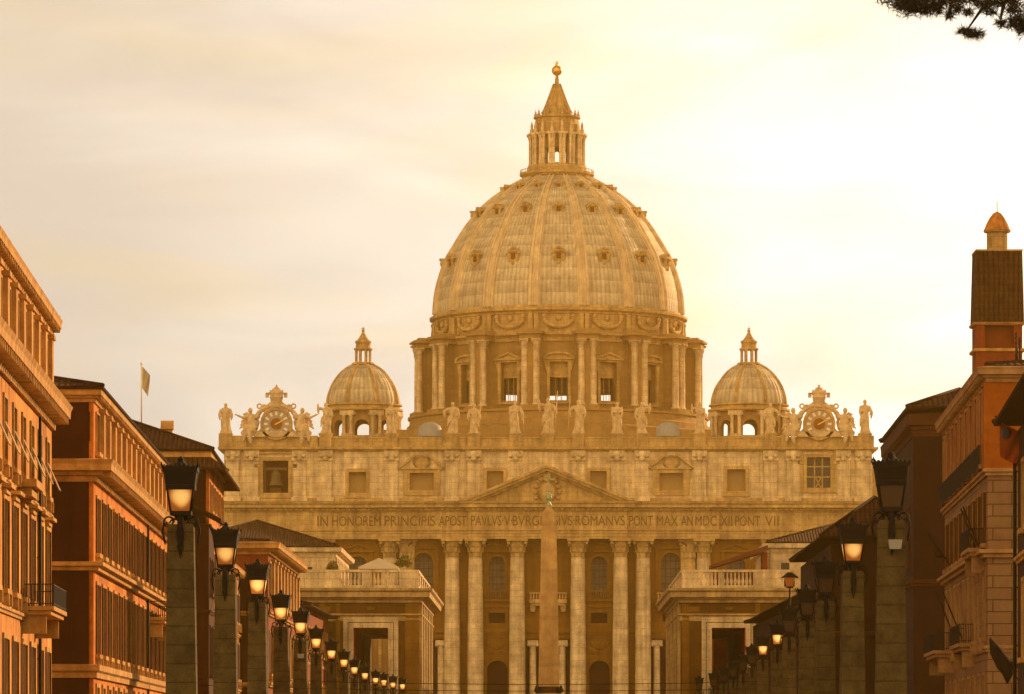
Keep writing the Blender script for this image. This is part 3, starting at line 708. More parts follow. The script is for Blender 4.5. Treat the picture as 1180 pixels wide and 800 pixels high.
def f_lc(mb):
    mb.box(-.28, .28, -lr(31), -lr_in, dz(192), dz(158)); 
    for s_ in (-1, 1):
        mb.lathe([(.4, dz(192.4)), (.27, dz(190)), (.25, dz(163))], 10, (s_ * .42, -lr(31.2))); mb.lathe([(.27, dz(163)), (.42, dz(160)), (.46, dz(158))], 8, (s_ * .42, -lr(31.2)))
    mb.box(-1.05, 1.05, -lr(34.5), -lr(24), dz(158), dz(155.5)); mb.lathe([(.3, dz(155.5)), (.45, dz(152)), (.2, dz(148)), (.3, dz(146)), (.03, dz(141))], 8, (0, -lr(29.5)))
lring('lantern_buttress', TRAVP, f_lc, PI / 16)
b = MB()
b.lathe([(lr(24), dz(158)), (lr(31), dz(158)), (lr(33), dz(155.5)), (lr(26), dz(155)), (lr(25.5), dz(153)), (lr(26.5), dz(145)), (lr(24.5), dz(144)), (lr(24.5), dz(138)), (lr(27), dz(137)), (lr(27), dz(135.2)), (lr(20), dz(135))], 32, L, smooth=False)
for k in range(16):
    a = 2 * PI * (k + .5) / 16; q = (lx + lr(25) * math.cos(a), DD + lr(25) * math.sin(a))
    b.lathe([(.28, dz(135.2)), (.34, dz(133)), (.12, dz(131.8)), (.2, dz(130.6)), (.06, dz(129)), (.02, dz(126.5))], 6, q)
bb(b, 'lantern_crown', TRAV, lan)
b = MB(); b.lathe([(lr(17), dz(135)), (lr(17.5), dz(131)), (lr(15), dz(127)), (lr(12), dz(120)), (lr(8.7), dz(111)), (lr(5.8), dz(103)), (lr(4.2), dz(98.5)), (lr(5.2), dz(98)), (lr(5), dz(97)), (lr(2.6), dz(96.5)), (lr(2.2), dz(92)), (lr(1.5), dz(87))], 24, L)
for k in range(12):
    a = 2 * PI * k / 12; b.tube([(lx + lr(r + .3) * math.cos(a), DD + lr(r + .3) * math.sin(a), dz(y)) for r, y in ((17.5, 131), (15, 127), (12, 120), (8.7, 111), (5.8, 103), (4.2, 98.5))], .16, 5)
bb(b, 'spire', TRAV, lan)
b = MB(); b.ball((lx, DD, dz(81.5)), lr(6), 24, 16); b.lathe([(lr(2.4), dz(76.5)), (lr(1.6), dz(74)), (.08, dz(71))], 10, L); bb(b, 'orb', GILT, lan)
b = MB(); b.box(lx - .14, lx + .14, DD - .14, DD + .14, dz(75), dz(70.5)); b.box(lx - .38, lx + .38, DD - .14, DD + .14, dz(73), dz(72.2)); bb(b, 'cross', GILT, lan)

# ---- two lesser domes
def small_dome(px, s_r):
    D = 862.0; kk = D / F; c = (X(px, D), D); z = lambda p: Z(p, D); r_ = lambda p: p * kk * s_r
    mk = lambda n: n
    b = MB(); b.lathe([(r_(50), 50), (r_(50), z(506)), (r_(48), z(505)), (r_(30), z(504.8))], 8, c, a0=PI / 8, a1=PI / 8 + 2 * PI, smooth=False)
    root = bb(b, 'lesser_dome', TRAV)
    b = MB(); w = r_(38) * math.tan(PI / 8)
    for k in range(8):
        b.M = T(*c) @ RZ(k * PI / 4); b.wall(-w, w, z(505), z(474), [(-w * .52, w * .52, z(504), z(486), True)], y=-r_(38), d=.9)
        b.wall(-w * .93, w * .93, z(505), z(474), [(-w * .52, w * .52, z(504), z(486), True)], y=-r_(38) + .9, d=.02)
    bb(b, 'arcade', DRUMS, root)
    for k in range(8):
        b = MB(); b.M = T(*c) @ RZ(k * PI / 4 + PI / 8)
        b.box(-1.1, 1.1, -r_(45), -r_(39), z(505), z(502.5)); b.box(-1.35, 1.35, -r_(46), -r_(36), z(481), z(476))
        for s_ in (-1, 1): b.lathe([(.45, z(502.5)), (.36, z(500)), (.32, z(484.5)), (.5, z(481.5)), (.52, z(481))], 10, (s_ * .72, -r_(43)))
        bb(b, 'corner_columns', TRAVP, root)
    b = MB(); b.lathe([(r_(40), z(476)), (r_(44), z(476)), (r_(46), z(474.6)), (r_(46), z(472.5)), (r_(42.5), z(472.4)), (r_(42.5), z(469.5)), (r_(45), z(468.5)), (r_(45), z(467)), (r_(40), z(466.8))], 40, c, smooth=False)
    bb(b, 'ring_cornice', TRAV, root)
    pr = [(467, 43), (461, 42.6), (455, 41.3), (448, 38.8), (442, 35.6), (435, 30.6), (430, 26), (425, 19.5), (422, 14), (420, 9)]
    b = MB(); b.lathe([(r_(r), z(y)) for y, r in pr], 64, c); bb(b, 'cupola', LEAD, root)
    b = MB()
    for k in range(8):
        a = 2 * PI * (k + .5) / 8 - PI / 2
        b.tube([(c[0] + r_(r) * math.cos(a), c[1] + r_(r) * math.sin(a), z(y)) for y, r in pr], .32, 6)
    bb(b, 'cupola_ribs', TRAV, root)
    b = MB(); b.lathe([(r_(8), z(421)), (r_(13), z(420.5)), (r_(13), z(418.5)), (r_(11), z(418)), (r_(2), z(417.8))], 24, c, smooth=False)
    for k in range(8):
        a = 2 * PI * k / 8 + PI / 8; b.lathe([(.3, z(418)), (.24, z(417)), (.24, z(405)), (.36, z(403.5))], 8, (c[0] + r_(8.6) * math.cos(a), c[1] + r_(8.6) * math.sin(a)))
    b.lathe([(r_(6), z(403.5)), (r_(10.5), z(403.5)), (r_(11), z(401.8)), (r_(8.6), z(401.5)), (r_(8.4), z(396)), (r_(9.6), z(395)), (r_(9), z(393)), (r_(6.5), z(392)), (r_(4), z(388)), (r_(1.8), z(384)), (.2, z(382))], 20, c)
    b.ball((c[0], c[1], z(381.2)), .32, 8, 6); b.box(c[0] - .07, c[0] + .07, c[1] - .07, c[1] + .07, z(381), z(376.5)); b.box(c[0] - .35, c[0] + .35, c[1] - .07, c[1] + .07, z(379), z(378.3))
    bb(b, 'cupola_lantern', TRAV, root)
small_dome(418.5, 1.0); small_dome(863, 1.03)

# ------------------------------------------------------------------ statues on the parapet
def remesh(mb, vox, smooth=True):
    me = bpy.data.meshes.new('tmp'); me.from_pydata([tuple(v) for v in mb.v], [], mb.f)
    bm = bmesh.new(); bm.from_mesh(me); bmesh.ops.remove_doubles(bm, verts=bm.verts, dist=.0005); bmesh.ops.recalc_face_normals(bm, faces=bm.faces); bm.to_mesh(me); bm.free()
    o = bpy.data.objects.new('tmp', me); COL.objects.link(o)
    m = o.modifiers.new('r', 'REMESH'); m.mode = 'VOXEL'; m.voxel_size = vox; m.use_smooth_shade = smooth
    s = o.modifiers.new('s', 'SMOOTH'); s.factor = .35; s.iterations = 1
    bpy.context.view_layer.update()
    out = bpy.data.meshes.new_from_object(o.evaluated_get(bpy.context.evaluated_depsgraph_get()))
    bpy.data.objects.remove(o); return out
def figure(h, seed, ra, la, lean=0.0, beard=True, turn=0.0, seated=False, wide=1.0):
    """draped standing figure; ra / la are hand positions (x, y, z) in units of height"""
    rnd = random.Random(seed); mb = MB(); u = h
    n = 26; lv = [(0, .155, .13), (.04, .16, .14), (.14, .135, .12), (.28, .13, .115), (.42, .135, .11), (.52, .125, .10), (.60, .115, .092), (.68, .13, .095), (.76, .145, .09), (.815, .13, .075), (.84, .06, .05), (.87, .038, .04)]
    ph = rnd.random() * 6; rows = []
    for z, rx, ry in lv:
        sway = lean * math.sin(z * PI) * .5
        fold = .17 * max(0, 1 - z / .75)
        rows.append([mb.av(((sway + rx * wide * (1 + fold * math.sin(9 * a + ph + 5 * z) + .05 * math.sin(4 * a + 9 * z + ph)) * math.cos(a)) * u,
                            ry * (1 + fold * math.sin(9 * a + ph + 5 * z)) * math.sin(a) * u, z * u)) for a in [2 * PI * k / n for k in range(n)]])
    for i in range(len(rows) - 1):
        for k in range(n): mb.f.append((rows[i][k], rows[i][(k + 1) % n], rows[i + 1][(k + 1) % n], rows[i + 1][k]))
    mb.f.append(tuple(reversed(rows[0]))); mb.f.append(tuple(rows[-1]))
    hx = lean * .1 + turn * .02
    mb.ball((hx * u, -.01 * u, .925 * u), .052 * u, 14, 10, (1, 1.1, 1.32)); mb.ball((hx * u, .018 * u, .935 * u), .056 * u, 12, 8, (1.05, 1, 1.15))
    mb.ball(((hx + turn * .02) * u, -.065 * u, .92 * u), .012 * u, 8, 6, (1, 1.3, 1.8))
    if beard: mb.ball(((hx + turn * .01) * u, -.045 * u, .875 * u), .034 * u, 8, 6, (1, .8, 1.4))
    for s_, hd in ((-1, ra), (1, la)):
        sh = Vector((s_ * .125 * wide + lean * .2, 0, .79)); hd = Vector(hd); mid = (sh + hd) / 2
        el = mid + Vector((s_ * .06, -.01, -.055))
        mb.tube([sh * u, (sh * .45 + el * .55) * u, el * u, (el * .4 + hd * .6) * u, hd * u], [.05 * u, .05 * u, .047 * u, .036 * u, .02 * u], 9)
        mb.ball(hd * u, .027 * u, 8, 6, (1, .8, 1.2))
        # hanging sleeve
        mb.tube([el * u, (el + Vector((0, 0, -.10))) * u, (el + Vector((s_ * -.02, 0, -.2))) * u], [.046 * u, .036 * u, .012 * u], 8)
    # mantle falling diagonally across the body
    d = rnd.choice((-1, 1))
    for q in range(4):
        mb.tube([((-d * .11) * u, -.06 * u, (.80 - q * .03) * u), ((lean * .3 + d * .0) * u, (-.105) * u, (.64 - q * .05) * u), ((d * .12) * u, -.08 * u, (.50 - q * .06) * u), ((d * .15) * u, -.0 * u, (.36 - q * .05) * u)], [.022 * u, .026 * u, .026 * u, .02 * u], 6)
    return mb
def statue(name, px, label, h, seed, ra, la, item=None, **kw):
    x = fx(px); e = empty(name, (x, 800.5, ZST), label=label, cat='statue', group='row of statues along the basilica parapet')
    mb = figure(h, seed, ra, la, **kw); me = remesh(mb, .06); me.name = 'figure'; me.materials.append(STAT)
    o = bpy.data.objects.new('figure', me); COL.objects.link(o); o.parent = e
    b = MB(); b.box(-.95, .95, -.7, .7, -.02, .14); b.build('plinth', STAT, e)
    if item:
        b = MB(); nm = item[0]; hx, hy, hz = [q * h for q in item[1]]
        if nm == 'cross': b.box(hx - .1, hx + .1, hy - .1, hy + .1, .15, h * 1.12); b.box(hx - .75, hx + .75, hy - .1, hy + .1, h * .93, h * .97)
        if nm == 'staff': b.tube([(hx - .1, hy, .15), (hx + .25, hy, h * 1.1)], .07, 6)
        if nm == 'long_cross': b.tube([(hx - .1, hy, .15), (hx + .35, hy, h * 1.18)], .085, 6); b.box(hx - .1, hx + .7, hy - .08, hy + .08, h * 1.02, h * 1.05)
        if nm == 'book': b.box(hx - .3, hx + .3, hy - .15, hy + .05, hz - .3, hz + .4)
        if nm == 'saltire':
            for s_ in (-1, 1): b.tube([(hx - s_ * .9, .5, .15), (hx + s_ * .9, .5, h * .85)], .14, 6)
        if nm == 'sword': b.tube([(hx, hy, .15), (hx, hy, hz + .3)], [.04, .09], 6); b.box(hx - .35, hx + .35, hy - .06, hy + .06, hz - .15, hz - .02)
        b.build(nm, STAT, e)
    return e
down = lambda s: (s * .17, -.05, .5); chest = lambda s: (s * .05, -.13, .66); out = lambda s: (s * .27, -.08, .70); up = lambda s: (s * .24, -.06, .93); hip = lambda s: (s * .14, -.1, .56)
statue('apostle_statue', 260, 'robed stone statue standing alone on the far left end of the parapet', 5.3, 1, hip(-1), hip(1), ('book', (.14, -.13, .56)), wide=1.12)
statue('apostle_statue', 375, 'stone statue between the left clock and the left small dome', 5.4, 2, up(-1), hip(1), lean=.1)
statue('apostle_statue', 451, 'stone statue in front of the right edge of the left small dome', 5.4, 3, chest(-1), down(1), ('book', (-.05, -.16, .66)), lean=-.08)
statue('apostle_statue', 521, 'stone statue just right of the left grey lead cupola with an arm bent outwards', 5.5, 4, out(-1), hip(1), lean=.1)
statue('apostle_statue', 546, 'slim stone statue with a staff, second to the right of the left grey cupola', 5.2, 5, hip(-1), down(1), ('staff', (.19, -.05, .5)), wide=.9)
statue('apostle_statue', 594, 'stone statue with a lowered arm leaning on a cross, next left of the central figure', 5.8, 6, chest(-1), (.2, -.06, .5), ('sword', (.24, -.06, .5)), lean=-.1)
statue('saviour_statue', 631, 'central stone statue holding a long cross above the pediment peak', 6.2, 7, up(-1), (.2, -.12, .64), ('long_cross', (.22, -.14, .64)), lean=.08)
statue('apostle_statue', 666, 'stone statue pointing left with a slanting staff, next right of the central figure', 5.9, 8, (-.27, -.08, .66), hip(1), ('staff', (-.27, -.08, .6)), lean=.1)
statue('apostle_statue', 711, 'stone statue clasping hands, second to the right of the central figure', 5.5, 9, chest(-1), chest(1), ('saltire', (0, .5, .5)))
statue('apostle_statue', 740, 'stone statue with a raised arm, just left of the right grey lead cupola', 5.5, 10, hip(-1), up(1), lean=-.1)
statue('apostle_statue', 806, 'stone statue beside the left edge of the right small dome', 5.4, 11, up(-1), chest(1), ('book', (.05, -.16, .66)), lean=.08)
statue('apostle_statue', 888, 'stone statue in front of the right edge of the right small dome', 5.3, 12, hip(-1), out(1), ('staff', (.28, -.08, .6)), lean=-.06)
statue('apostle_statue', 997, 'slender stone statue standing alone on the far right end of the parapet', 5.9, 13, chest(-1), hip(1), wide=.92)

# ------------------------------------------------------------------ clocks
def clock(px, label, blue):
    x = fx(px); zc = Z(490, D0) - 0.0; e = empty('facade_clock', (x, 800.4, zt), label=label, cat='clock', group='clocks crowning both ends of the basilica')
    zl = zc - zt + .2; r = fx(16 + VX)
    b = MB()      # sculpted frame: base, body with scrolls, volutes
    b.box(-3.9, 3.9, -.75, .75, 0, .9); b.prism([(-3.4, .9), (3.4, .9), (2.8, 1.4), (2.6, zl + 1.2), (1.9, zl + 2.5), (0, zl + 3.0), (-1.9, zl + 2.5), (-2.6, zl + 1.2), (-2.8, 1.4)], -.35, .5)
    for s_ in (-1, 1):
        b.tube([(s_ * 4.6, 0, .5), (s_ * 4.3, 0, 1.4), (s_ * 3.5, 0, 1.5), (s_ * 3.2, 0, 2.6), (s_ * 3.6, 0, 3.6), (s_ * 2.9, 0, 4.4)], [.35, .4, .38, .3, .3, .4], 8)
        b.ball((s_ * 3.9, -.3, 1.0), .6, 10, 8); b.ball((s_ * 3.3, -.2, zl + 1.3), .5, 10, 8); b.tube([(s_ * 3.3, -.1, zl + 1.3), (s_ * 2.5, -.1, zl + 2.6), (s_ * 1.0, -.1, zl + 3.2), (0, -.1, zl + 3.35)], [.3, .4, .4, .3], 8)
    body_ = b.build('clock_frame', STAT, e)
    def disc(name, r0, r1, y, m, par, n=40, dy=.15):
        q = MB()
        for k in range(n):
            a, a2 = 2 * PI * k / n, 2 * PI * (k + 1) / n
            p = lambda rr, t: (rr * math.cos(t), zl + rr * math.sin(t))
            q.prism([p(r0, a), p(r1, a), p(r1, a2), p(r0, a2)] if r0 > 0 else [(0, zl), p(r1, a), p(r1, a2)], y, y + dy)
        return q.build(name, m, par)
    disc('clock_rim', r, r + .42, -.75, TRAV, e, dy=.5)
    face = disc('clock_face', 0, r - .01, -.55, blue, e)
    disc('inner_dial', 0, r * .42, -.64, DIALC, face, dy=.085)
    q = MB()
    for k in range(12):
        a = 2 * PI * k / 12; M_ = Matrix.Translation((0, 0, zl)) @ Matrix.Rotation(a, 4, 'Y'); q.M = M_
        q.box(-.2, .2, -.62, -.56, r * .62, r * .9)
    q.build('numeral_ring', WHITEP, face)
    q = MB(); q.M = Matrix.Translation((0, 0, zl)) @ Matrix.Rotation(R(62), 4, 'Y'); q.box(-.09, .09, -.72, -.66, -.3, r * .8); q.build('clock_hand', GILT, face)
    # papal crown and crossed keys
    q = MB(); zt_ = zl + 2.9
    q.lathe([(.75, zt_), (.85, zt_ + .3), (.75, zt_ + .5), (1.0, zt_ + .9), (1.12, zt_ + 1.6), (1.22, zt_ + 1.7), (1.12, zt_ + 1.8), (1.1, zt_ + 2.4), (1.15, zt_ + 2.5), (.95, zt_ + 2.6), (.7, zt_ + 3.2), (.3, zt_ + 3.5), (.1, zt_ + 3.6)], 18); q.ball((0, 0, zt_ + 3.75), .2, 8, 6)
    q.build('carved_crown', STAT, e)
    for s_ in (-1, 1):
        q = MB(); q.tube([(s_ * 2.1, -.1, zt_ - .1), (-s_ * 1.3, -.1 + .2 * s_, zt_ + 2.5)], .2, 8)
        q.tube([(s_ * (2.15) + .52 * math.cos(t), -.1, zt_ - .15 + .52 * math.sin(t)) for t in [2 * PI * k / 14 for k in range(15)]], .17, 6, cap=False)
        q.tube([(s_ * (2.95) + .38 * math.cos(t), -.1, zt_ + .2 + .38 * math.sin(t)) for t in [2 * PI * k / 12 for k in range(13)]], .14, 6, cap=False)
        q.box(-s_ * 1.3 - .55, -s_ * 1.3 + .55, -.2, .2, zt_ + 2.3, zt_ + 2.55); q.box(-s_ * 1.6 - .3, -s_ * 1.6 + .3, -.2, .2, zt_ + 1.7, zt_ + 2.4); q.box(-s_ * 1.05 - .15, -s_ * 1.05 + .15, -.2, .2, zt_ + 2.4, zt_ + 3.0)
        q.build('carved_key', STAT, e)
    # reclining angels either side
    for s_ in (-1, 1):
        q = MB()
        q.tube([(s_ * 3.9, -.7, 1.3), (s_ * 4.3, -.6, 2.6), (s_ * 4.35, -.4, 3.5), (s_ * 4.42, -.45, 4.05), (s_ * 4.5, -.5, 4.4)], [.85, .75, .7, .25, .25], 10)          # torso
        q.ball((s_ * 4.5, -.5, 4.55), .42, 10, 8, (1, 1, 1.2))
        q.tube([(s_ * 3.9, -.8, 1.4), (s_ * 5.3, -1.1, 1.7), (s_ * 5.5, -1.1, .4), (s_ * 5.7, -1.1, -.9)], [.7, .6, .42, .2], 9)     # leg over the cornice
        q.tube([(s_ * 3.8, -.7, 1.2), (s_ * 4.6, -1.2, 1.0), (s_ * 4.5, -1.2, -.5), (s_ * 4.3, -1.2, -1.3)], [.7, .55, .4, .2], 9)
        q.tube([(s_ * 4.0, -.4, 3.7), (s_ * 3.3, -.6, 3.3), (s_ * 2.9, -.6, 4.2)], [.32, .28, .16], 8)
        if s_ * (1 if px < 600 else -1) > 0 or px < 600: q.tube([(s_ * 4.8, -.4, 3.6), (s_ * 5.8, -.6, 3.3), (s_ * 7.2, -.7, 3.9)], [.32, .26, .13], 8)
        else: q.tube([(s_ * 4.8, -.4, 3.6), (s_ * 5.9, -.6, 3.0), (s_ * 5.2, -.9, 2.2)], [.32, .28, .16], 8)
        for w in range(5): q.tube([(s_ * 4.5, .3, 3.5), (s_ * (5.2 + .1 * w), .4, 3.3 - .5 * w + .8), (s_ * (5.9 + .15 * w), .4, 2.9 - .62 * w + 1)], [.3, .34, .1], 6)     # wing
        for k in range(6): q.ball((s_ * (4.2 + .3 * k), -.8, .5 + .15 * (k % 2)), .5, 8, 6)
        me = remesh(q, .11); me.name = 'carved_angel'; me.materials.append(STAT); o = bpy.data.objects.new('carved_angel', me); COL.objects.link(o); o.parent = e
DIALC = mat('bronze_dial', (0.24, 0.11, 0.03)); DIALB = mat('grey_dial', (0.40, 0.34, 0.28), var=0.15); 
clock(318.5, 'round stone clock with crown and angels on the left end of the parapet', DIALB)
clock(944, 'round stone clock with crown and angels on the right end of the parapet', mat('pale_dial', (0.46, 0.33, 0.2), var=0.15))

# ------------------------------------------------------------------ obelisk in the square
OD = 620.0; ox = X(632.5, OD)
ob = empty('obelisk', (ox, OD, 0), label='tall plain granite obelisk with a bronze cross in front of the basilica doors', cat='obelisk')
OZ = lambda p: Z(p, OD)
def T45(mb, z0, z1, a0, a1, n=1): mb.taper(ox, OD, z0, z1, a0, a0, a1, a1)
b = MB(); T45(b, 9.7, OZ(593), 1.40, .98); T45(b, OZ(593), OZ(583.5), .98, .28); bb(b, 'shaft', GRAN, ob)
b = MB(); T45(b, 0, 1.2, 3.6, 3.6); T45(b, 1.2, 2.2, 2.9, 2.7); T45(b, 2.2, 5.8, 2.2, 2.1); T45(b, 5.8, 6.4, 2.5, 2.6); T45(b, 6.4, 8.8, 1.7, 1.6); bb(b, 'pedestal', GRAN, ob)
for sx in (-1, 1):
    for sy in (-1, 1):
        b = MB(); b.ball((ox + sx * 1.25, OD + sy * 1.25, 9.15), .5, 10, 8); b.tube([(ox + sx * 1.3, OD + sy * 1.3, 8.9), (ox + sx * 1.75, OD + sy * 1.75, 9.2), (ox + sx * 1.6, OD + sy * 1.6, 9.8)], [.3, .3, .15], 8); bb(b, 'bronze_lion', IRON, ob)
b = MB(); z = OZ
b.lathe([(.34, z(584)), (.42, z(582)), (.2, z(579)), (.16, z(577)), (.3, z(576)), (.42, z(574.5)), (.36, z(571)), (.22, z(569)), (.1, z(568))], 14, (ox, OD))
for s_ in (-.24, 0, .24): b.ball((ox + s_, OD, z(571) + .15 * (s_ == 0)), .2, 8, 6, (1, 1, 1.3))
b.ball((ox, OD, z(566)), .16, 8, 6)
for k in range(8):
    a = PI * k / 4; b.tube([(ox, OD, z(565)), (ox + .42 * math.cos(a), OD, z(565) + .42 * math.sin(a))], [.07, .01], 5)
b.box(ox - .07, ox + .07, OD - .07, OD + .07, z(565), z(544.5)); b.box(ox - .62, ox + .62, OD - .07, OD + .07, z(553.5), z(552)); bb(b, 'cross', BRONZE, ob)

# ------------------------------------------------------------------ street lamps on obelisk pillars
def lamp_proto(lit):
    e = empty('street_lamp', (0, 0, 0)); H = 7.9   # height of the lantern's middle
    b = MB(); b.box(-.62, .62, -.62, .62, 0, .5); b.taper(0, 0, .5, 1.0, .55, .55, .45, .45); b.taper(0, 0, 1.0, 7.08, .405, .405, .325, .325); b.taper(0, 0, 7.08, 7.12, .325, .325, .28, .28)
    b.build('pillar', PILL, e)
    q = e; zb, zt0 = H - .52, H + .58
    b = MB()     # dark iron frame
    def at(t): return .235 + (.405 - .235) * t      # half width from bottom to top
    for sx in (-1, 1):
        for sy in (-1, 1): b.tube([(sx * .235, sy * .235, zb), (sx * .415, sy * .415, zt0 + .1)], [.026, .03], 6); b.tube([(sx * .41, sy * .41, zt0 + .02), (sx * .46, sy * .46, zt0 + .13), (sx * .45, sy * .45, zt0 + .2)], [.03, .025, .005], 6)
    for t, w, z_ in ((.60, .06, 0), (.02, .05, 0), (1.0, .05, 0)):
        a = at(t) + .012; zz = zb + (zt0 - zb) * t
        for s_ in (-1, 1): b.box(-a, a, s_ * a - .018, s_ * a + .018, zz - w, zz + w); b.box(s_ * a - .018, s_ * a + .018, -a, a, zz - w, zz + w)
    # solid upper band with a row of scallops
    t0, t1 = .66, 1.0; z0, z1 = zb + (zt0 - zb) * t0, zt0
    b.taper(0, 0, z0, z1, at(t0) + .01, at(t0) + .01, at(t1) + .01, at(t1) + .01)
    for s_ in (-1, 1):
        for k in range(7):
            x_ = -.33 + .11 * k; hh = .075 + .075 * (1 - abs(k - 3) / 3)
            b.ball((x_, s_ * .405, zt0 + hh * .4), .06, 8, 6, (1, .4, 1 + hh * 6)); b.ball((s_ * .405, x_, zt0 + hh * .4), .06, 8, 6, (.4, 1, 1 + hh * 6))
    b.taper(0, 0, zt0, zt0 + .12, .38, .38, .2, .2); b.lathe([(.2, zt0 + .12), (.12, zt0 + .2), (.07, zt0 + .24), (.09, zt0 + .28), (.01, zt0 + .36)], 10)
    b.taper(0, 0, zb - .1, zb, .12, .12, .25, .25); b.taper(0, 0, zb, zb + .17, .22, .22, .17, .17); b.lathe([(.05, zb - .42), (.06, zb - .3), (.045, zb - .2), (.1, zb - .1)], 10)
    b.build('lantern_frame', IRON, e)
    b = MB(); s0, s1 = .05, .60; a0, a1 = at(s0) - .012, at(s1) - .012; z0, z1 = zb + (zt0 - zb) * s0, zb + (zt0 - zb) * s1
    for k in range(4):
        b.M = RZ(k * PI / 2); b.face([(-a0, -a0, z0), (a0, -a0, z0), (a1, -a1, z1), (-a1, -a1, z1)], uv=[(0, 0), (1, 0), (1, 1), (0, 1)])
    b.build('glass_panes', lit or DIMG, e)
    b = MB()     # scroll brackets and hanging spear
    for k in range(4):
        b.M = RZ(k * PI / 2 + 0)
        sc = [(.30 + .13 * math.cos(t) * (1 - t / 16), 0, 7.20 + .13 * math.sin(t) * (1 - t / 16)) for t in [q_ * .55 for q_ in range(-3, 12)]]
        b.tube([(.08, 0, zb - .15), (.2, 0, zb - .1), (.3, 0, zb - .22)], .022, 6); b.tube(sc, .024, 6); b.tube([(.43, 0, 7.15), (.47, 0, 6.95), (.42, 0, 6.72), (.40, 0, 6.62)], [.024, .03, .03, .012], 6)
        b.tube([(0, -.02, zb - .2), (.14, -.02, 7.3), (.2, -.02, 7.15)], .02, 6)
    b.build('scroll_brackets', IRON, e)
    for k in range(2):
        b = MB(); b.M = RZ(k * PI); b.lathe([(.045, 7.12), (.085, 7.0), (.095, 6.75), (.07, 6.62), (.09, 6.55), (.03, 6.35), (.01, 6.25)], 8, (0, -.36)); b.box(-.07, .07, -.42, -.30, 6.6, 7.3)
        b.build('iron_spear', IRON, e)
    return e
LL = [(210, 116), (260, 150), (297, 179), (325, 215), (346, 241), (364, 277), (382, 311), (396, 344), (409, 377), (421, 407), (433, 436), (443, 451), (453, 466), (464, 480)]
RL = [(1026, 114), (982, 147), (951, 177), (930, 207), (909.5, 237), (895, 267), (879, 297), (866, 327), (855.5, 357), (845, 387), (833, 417), (822, 447), (806, 477)]
RLIT = {1, 5, 6}
nth = ['nearest', 'second', 'third', 'fourth', 'fifth', 'sixth', 'seventh', 'eighth', 'ninth', 'tenth', 'eleventh', 'twelfth', 'thirteenth', 'farthest']
pnear, plit, pdark = lamp_proto(LITG), lamp_proto(LITF), lamp_proto(None); used = set()
for side, lst in (('left', LL), ('right', RL)):
    for i, (px, D) in enumerate(lst):
        lit = side == 'left' or i in RLIT
        src = (pnear if i < 2 else plit) if lit else pdark
        word = 'farthest' if i == len(lst) - 1 else nth[i]
        lab = f'{"glowing" if lit else "unlit"} iron lantern on a stone pillar, {word} ' + ('lamp' if i in (0, len(lst) - 1) else 'from the camera') + f' in the {side} row'
        o = src if src.name not in used else copy_thing(src)
        used.add(src.name); o.location = (X(px, D), D, 0.14); o['label'] = lab; o['category'] = 'street lamp'; o['group'] = 'lanterns on stone pillars lining the street'
        o.rotation_euler = (random.uniform(-.008, .008), random.uniform(-.006, .006), random.uniform(-.06, .06))
        if lit:     # the lamp's own light
            pass
# small floodlight boxes strapped under two of the lanterns
for px, D, y in ((1027, 114, 628), (346, 241, 756)):
    e = empty('floodlight', (X(px, D) + .05, D - .62, Z(y, D)), label='small grey box fixed to the front of the ' + ('nearest right' if px > 600 else 'fifth left') + ' lamp pillar', cat='floodlight')
    b = MB(); b.taper(0, 0, -.13, .10, .14, .1, .17, .12); b.build('housing', mat('grey_plastic', (.3, .3, .3), var=.05), e)
    b = MB(); b.box(-.03, .03, .08, .34, -.03, .03); b.build('arm', IRON, e)

# ------------------------------------------------------------------ street buildings
WINC = {}
def hip_roof(parent, x0, x1, y0, y1, z, zr, over, m, name='roof', world=False, th=.18, ridge=True):
    b = MB(); a0, a1, c0, c1 = x0 - over, x1 + over, y0 - over, y1 + over
    hx, hy = (a1 - a0) / 2, (c1 - c0) / 2; r = min(hx, hy)
    if hx >= hy: R0, R1 = (a0 + r, (c0 + c1) / 2, zr), (a1 - r, (c0 + c1) / 2, zr)
    else: R0, R1 = ((a0 + a1) / 2, c0 + r, zr), ((a0 + a1) / 2, c1 - r, zr)
    Cn = [(a0, c0, z), (a1, c0, z), (a1, c1, z), (a0, c1, z)]
    def fc(pts):
        p0, p1 = Vector(pts[0]), Vector(pts[1]); u = (p1 - p0).normalized(); nrm = (p1 - p0).cross(Vector(pts[2]) - p0).normalized(); v = nrm.cross(u)
        b.face(pts, uv=[((Vector(p) - p0).dot(u), (Vector(p) - p0).dot(v)) for p in pts])
    if hx >= hy:
        fc([Cn[0], Cn[1], R1, R0]); fc([Cn[2], Cn[3], R0, R1]); fc([Cn[1], Cn[2], R1]); fc([Cn[3], Cn[0], R0])
    else:
        fc([Cn[1], Cn[2], R1, R0]); fc([Cn[3], Cn[0], R0, R1]); fc([Cn[0], Cn[1], R0]); fc([Cn[2], Cn[3], R1])
    b.face([(a0, c0, z - th), (a0, c1, z - th), (a1, c1, z - th), (a1, c0, z - th)])
    for i in range(4):
        p, q = Cn[i], Cn[(i + 1) % 4]; b.face([(p[0], p[1], z - th), (q[0], q[1], z - th), q, p])
    # ridge tiles
    b2 = MB()
    segs = [(R0, R1)] if (Vector(R0) - Vector(R1)).length > .1 else []
    ends = [(Cn[0], R0), (Cn[1], R1 if hx >= hy else R0), (Cn[2], R1), (Cn[3], R0 if hx >= hy else R1)]
    for p, q in segs + ends: b2.tube([Vector(p) + Vector((0, 0, .02)), Vector(q) + Vector((0, 0, .05))], .13, 6)
    o = b.build(name, m, parent, world=world)
    b2.build('ridge_tiles', m, o, world=world)
    return o
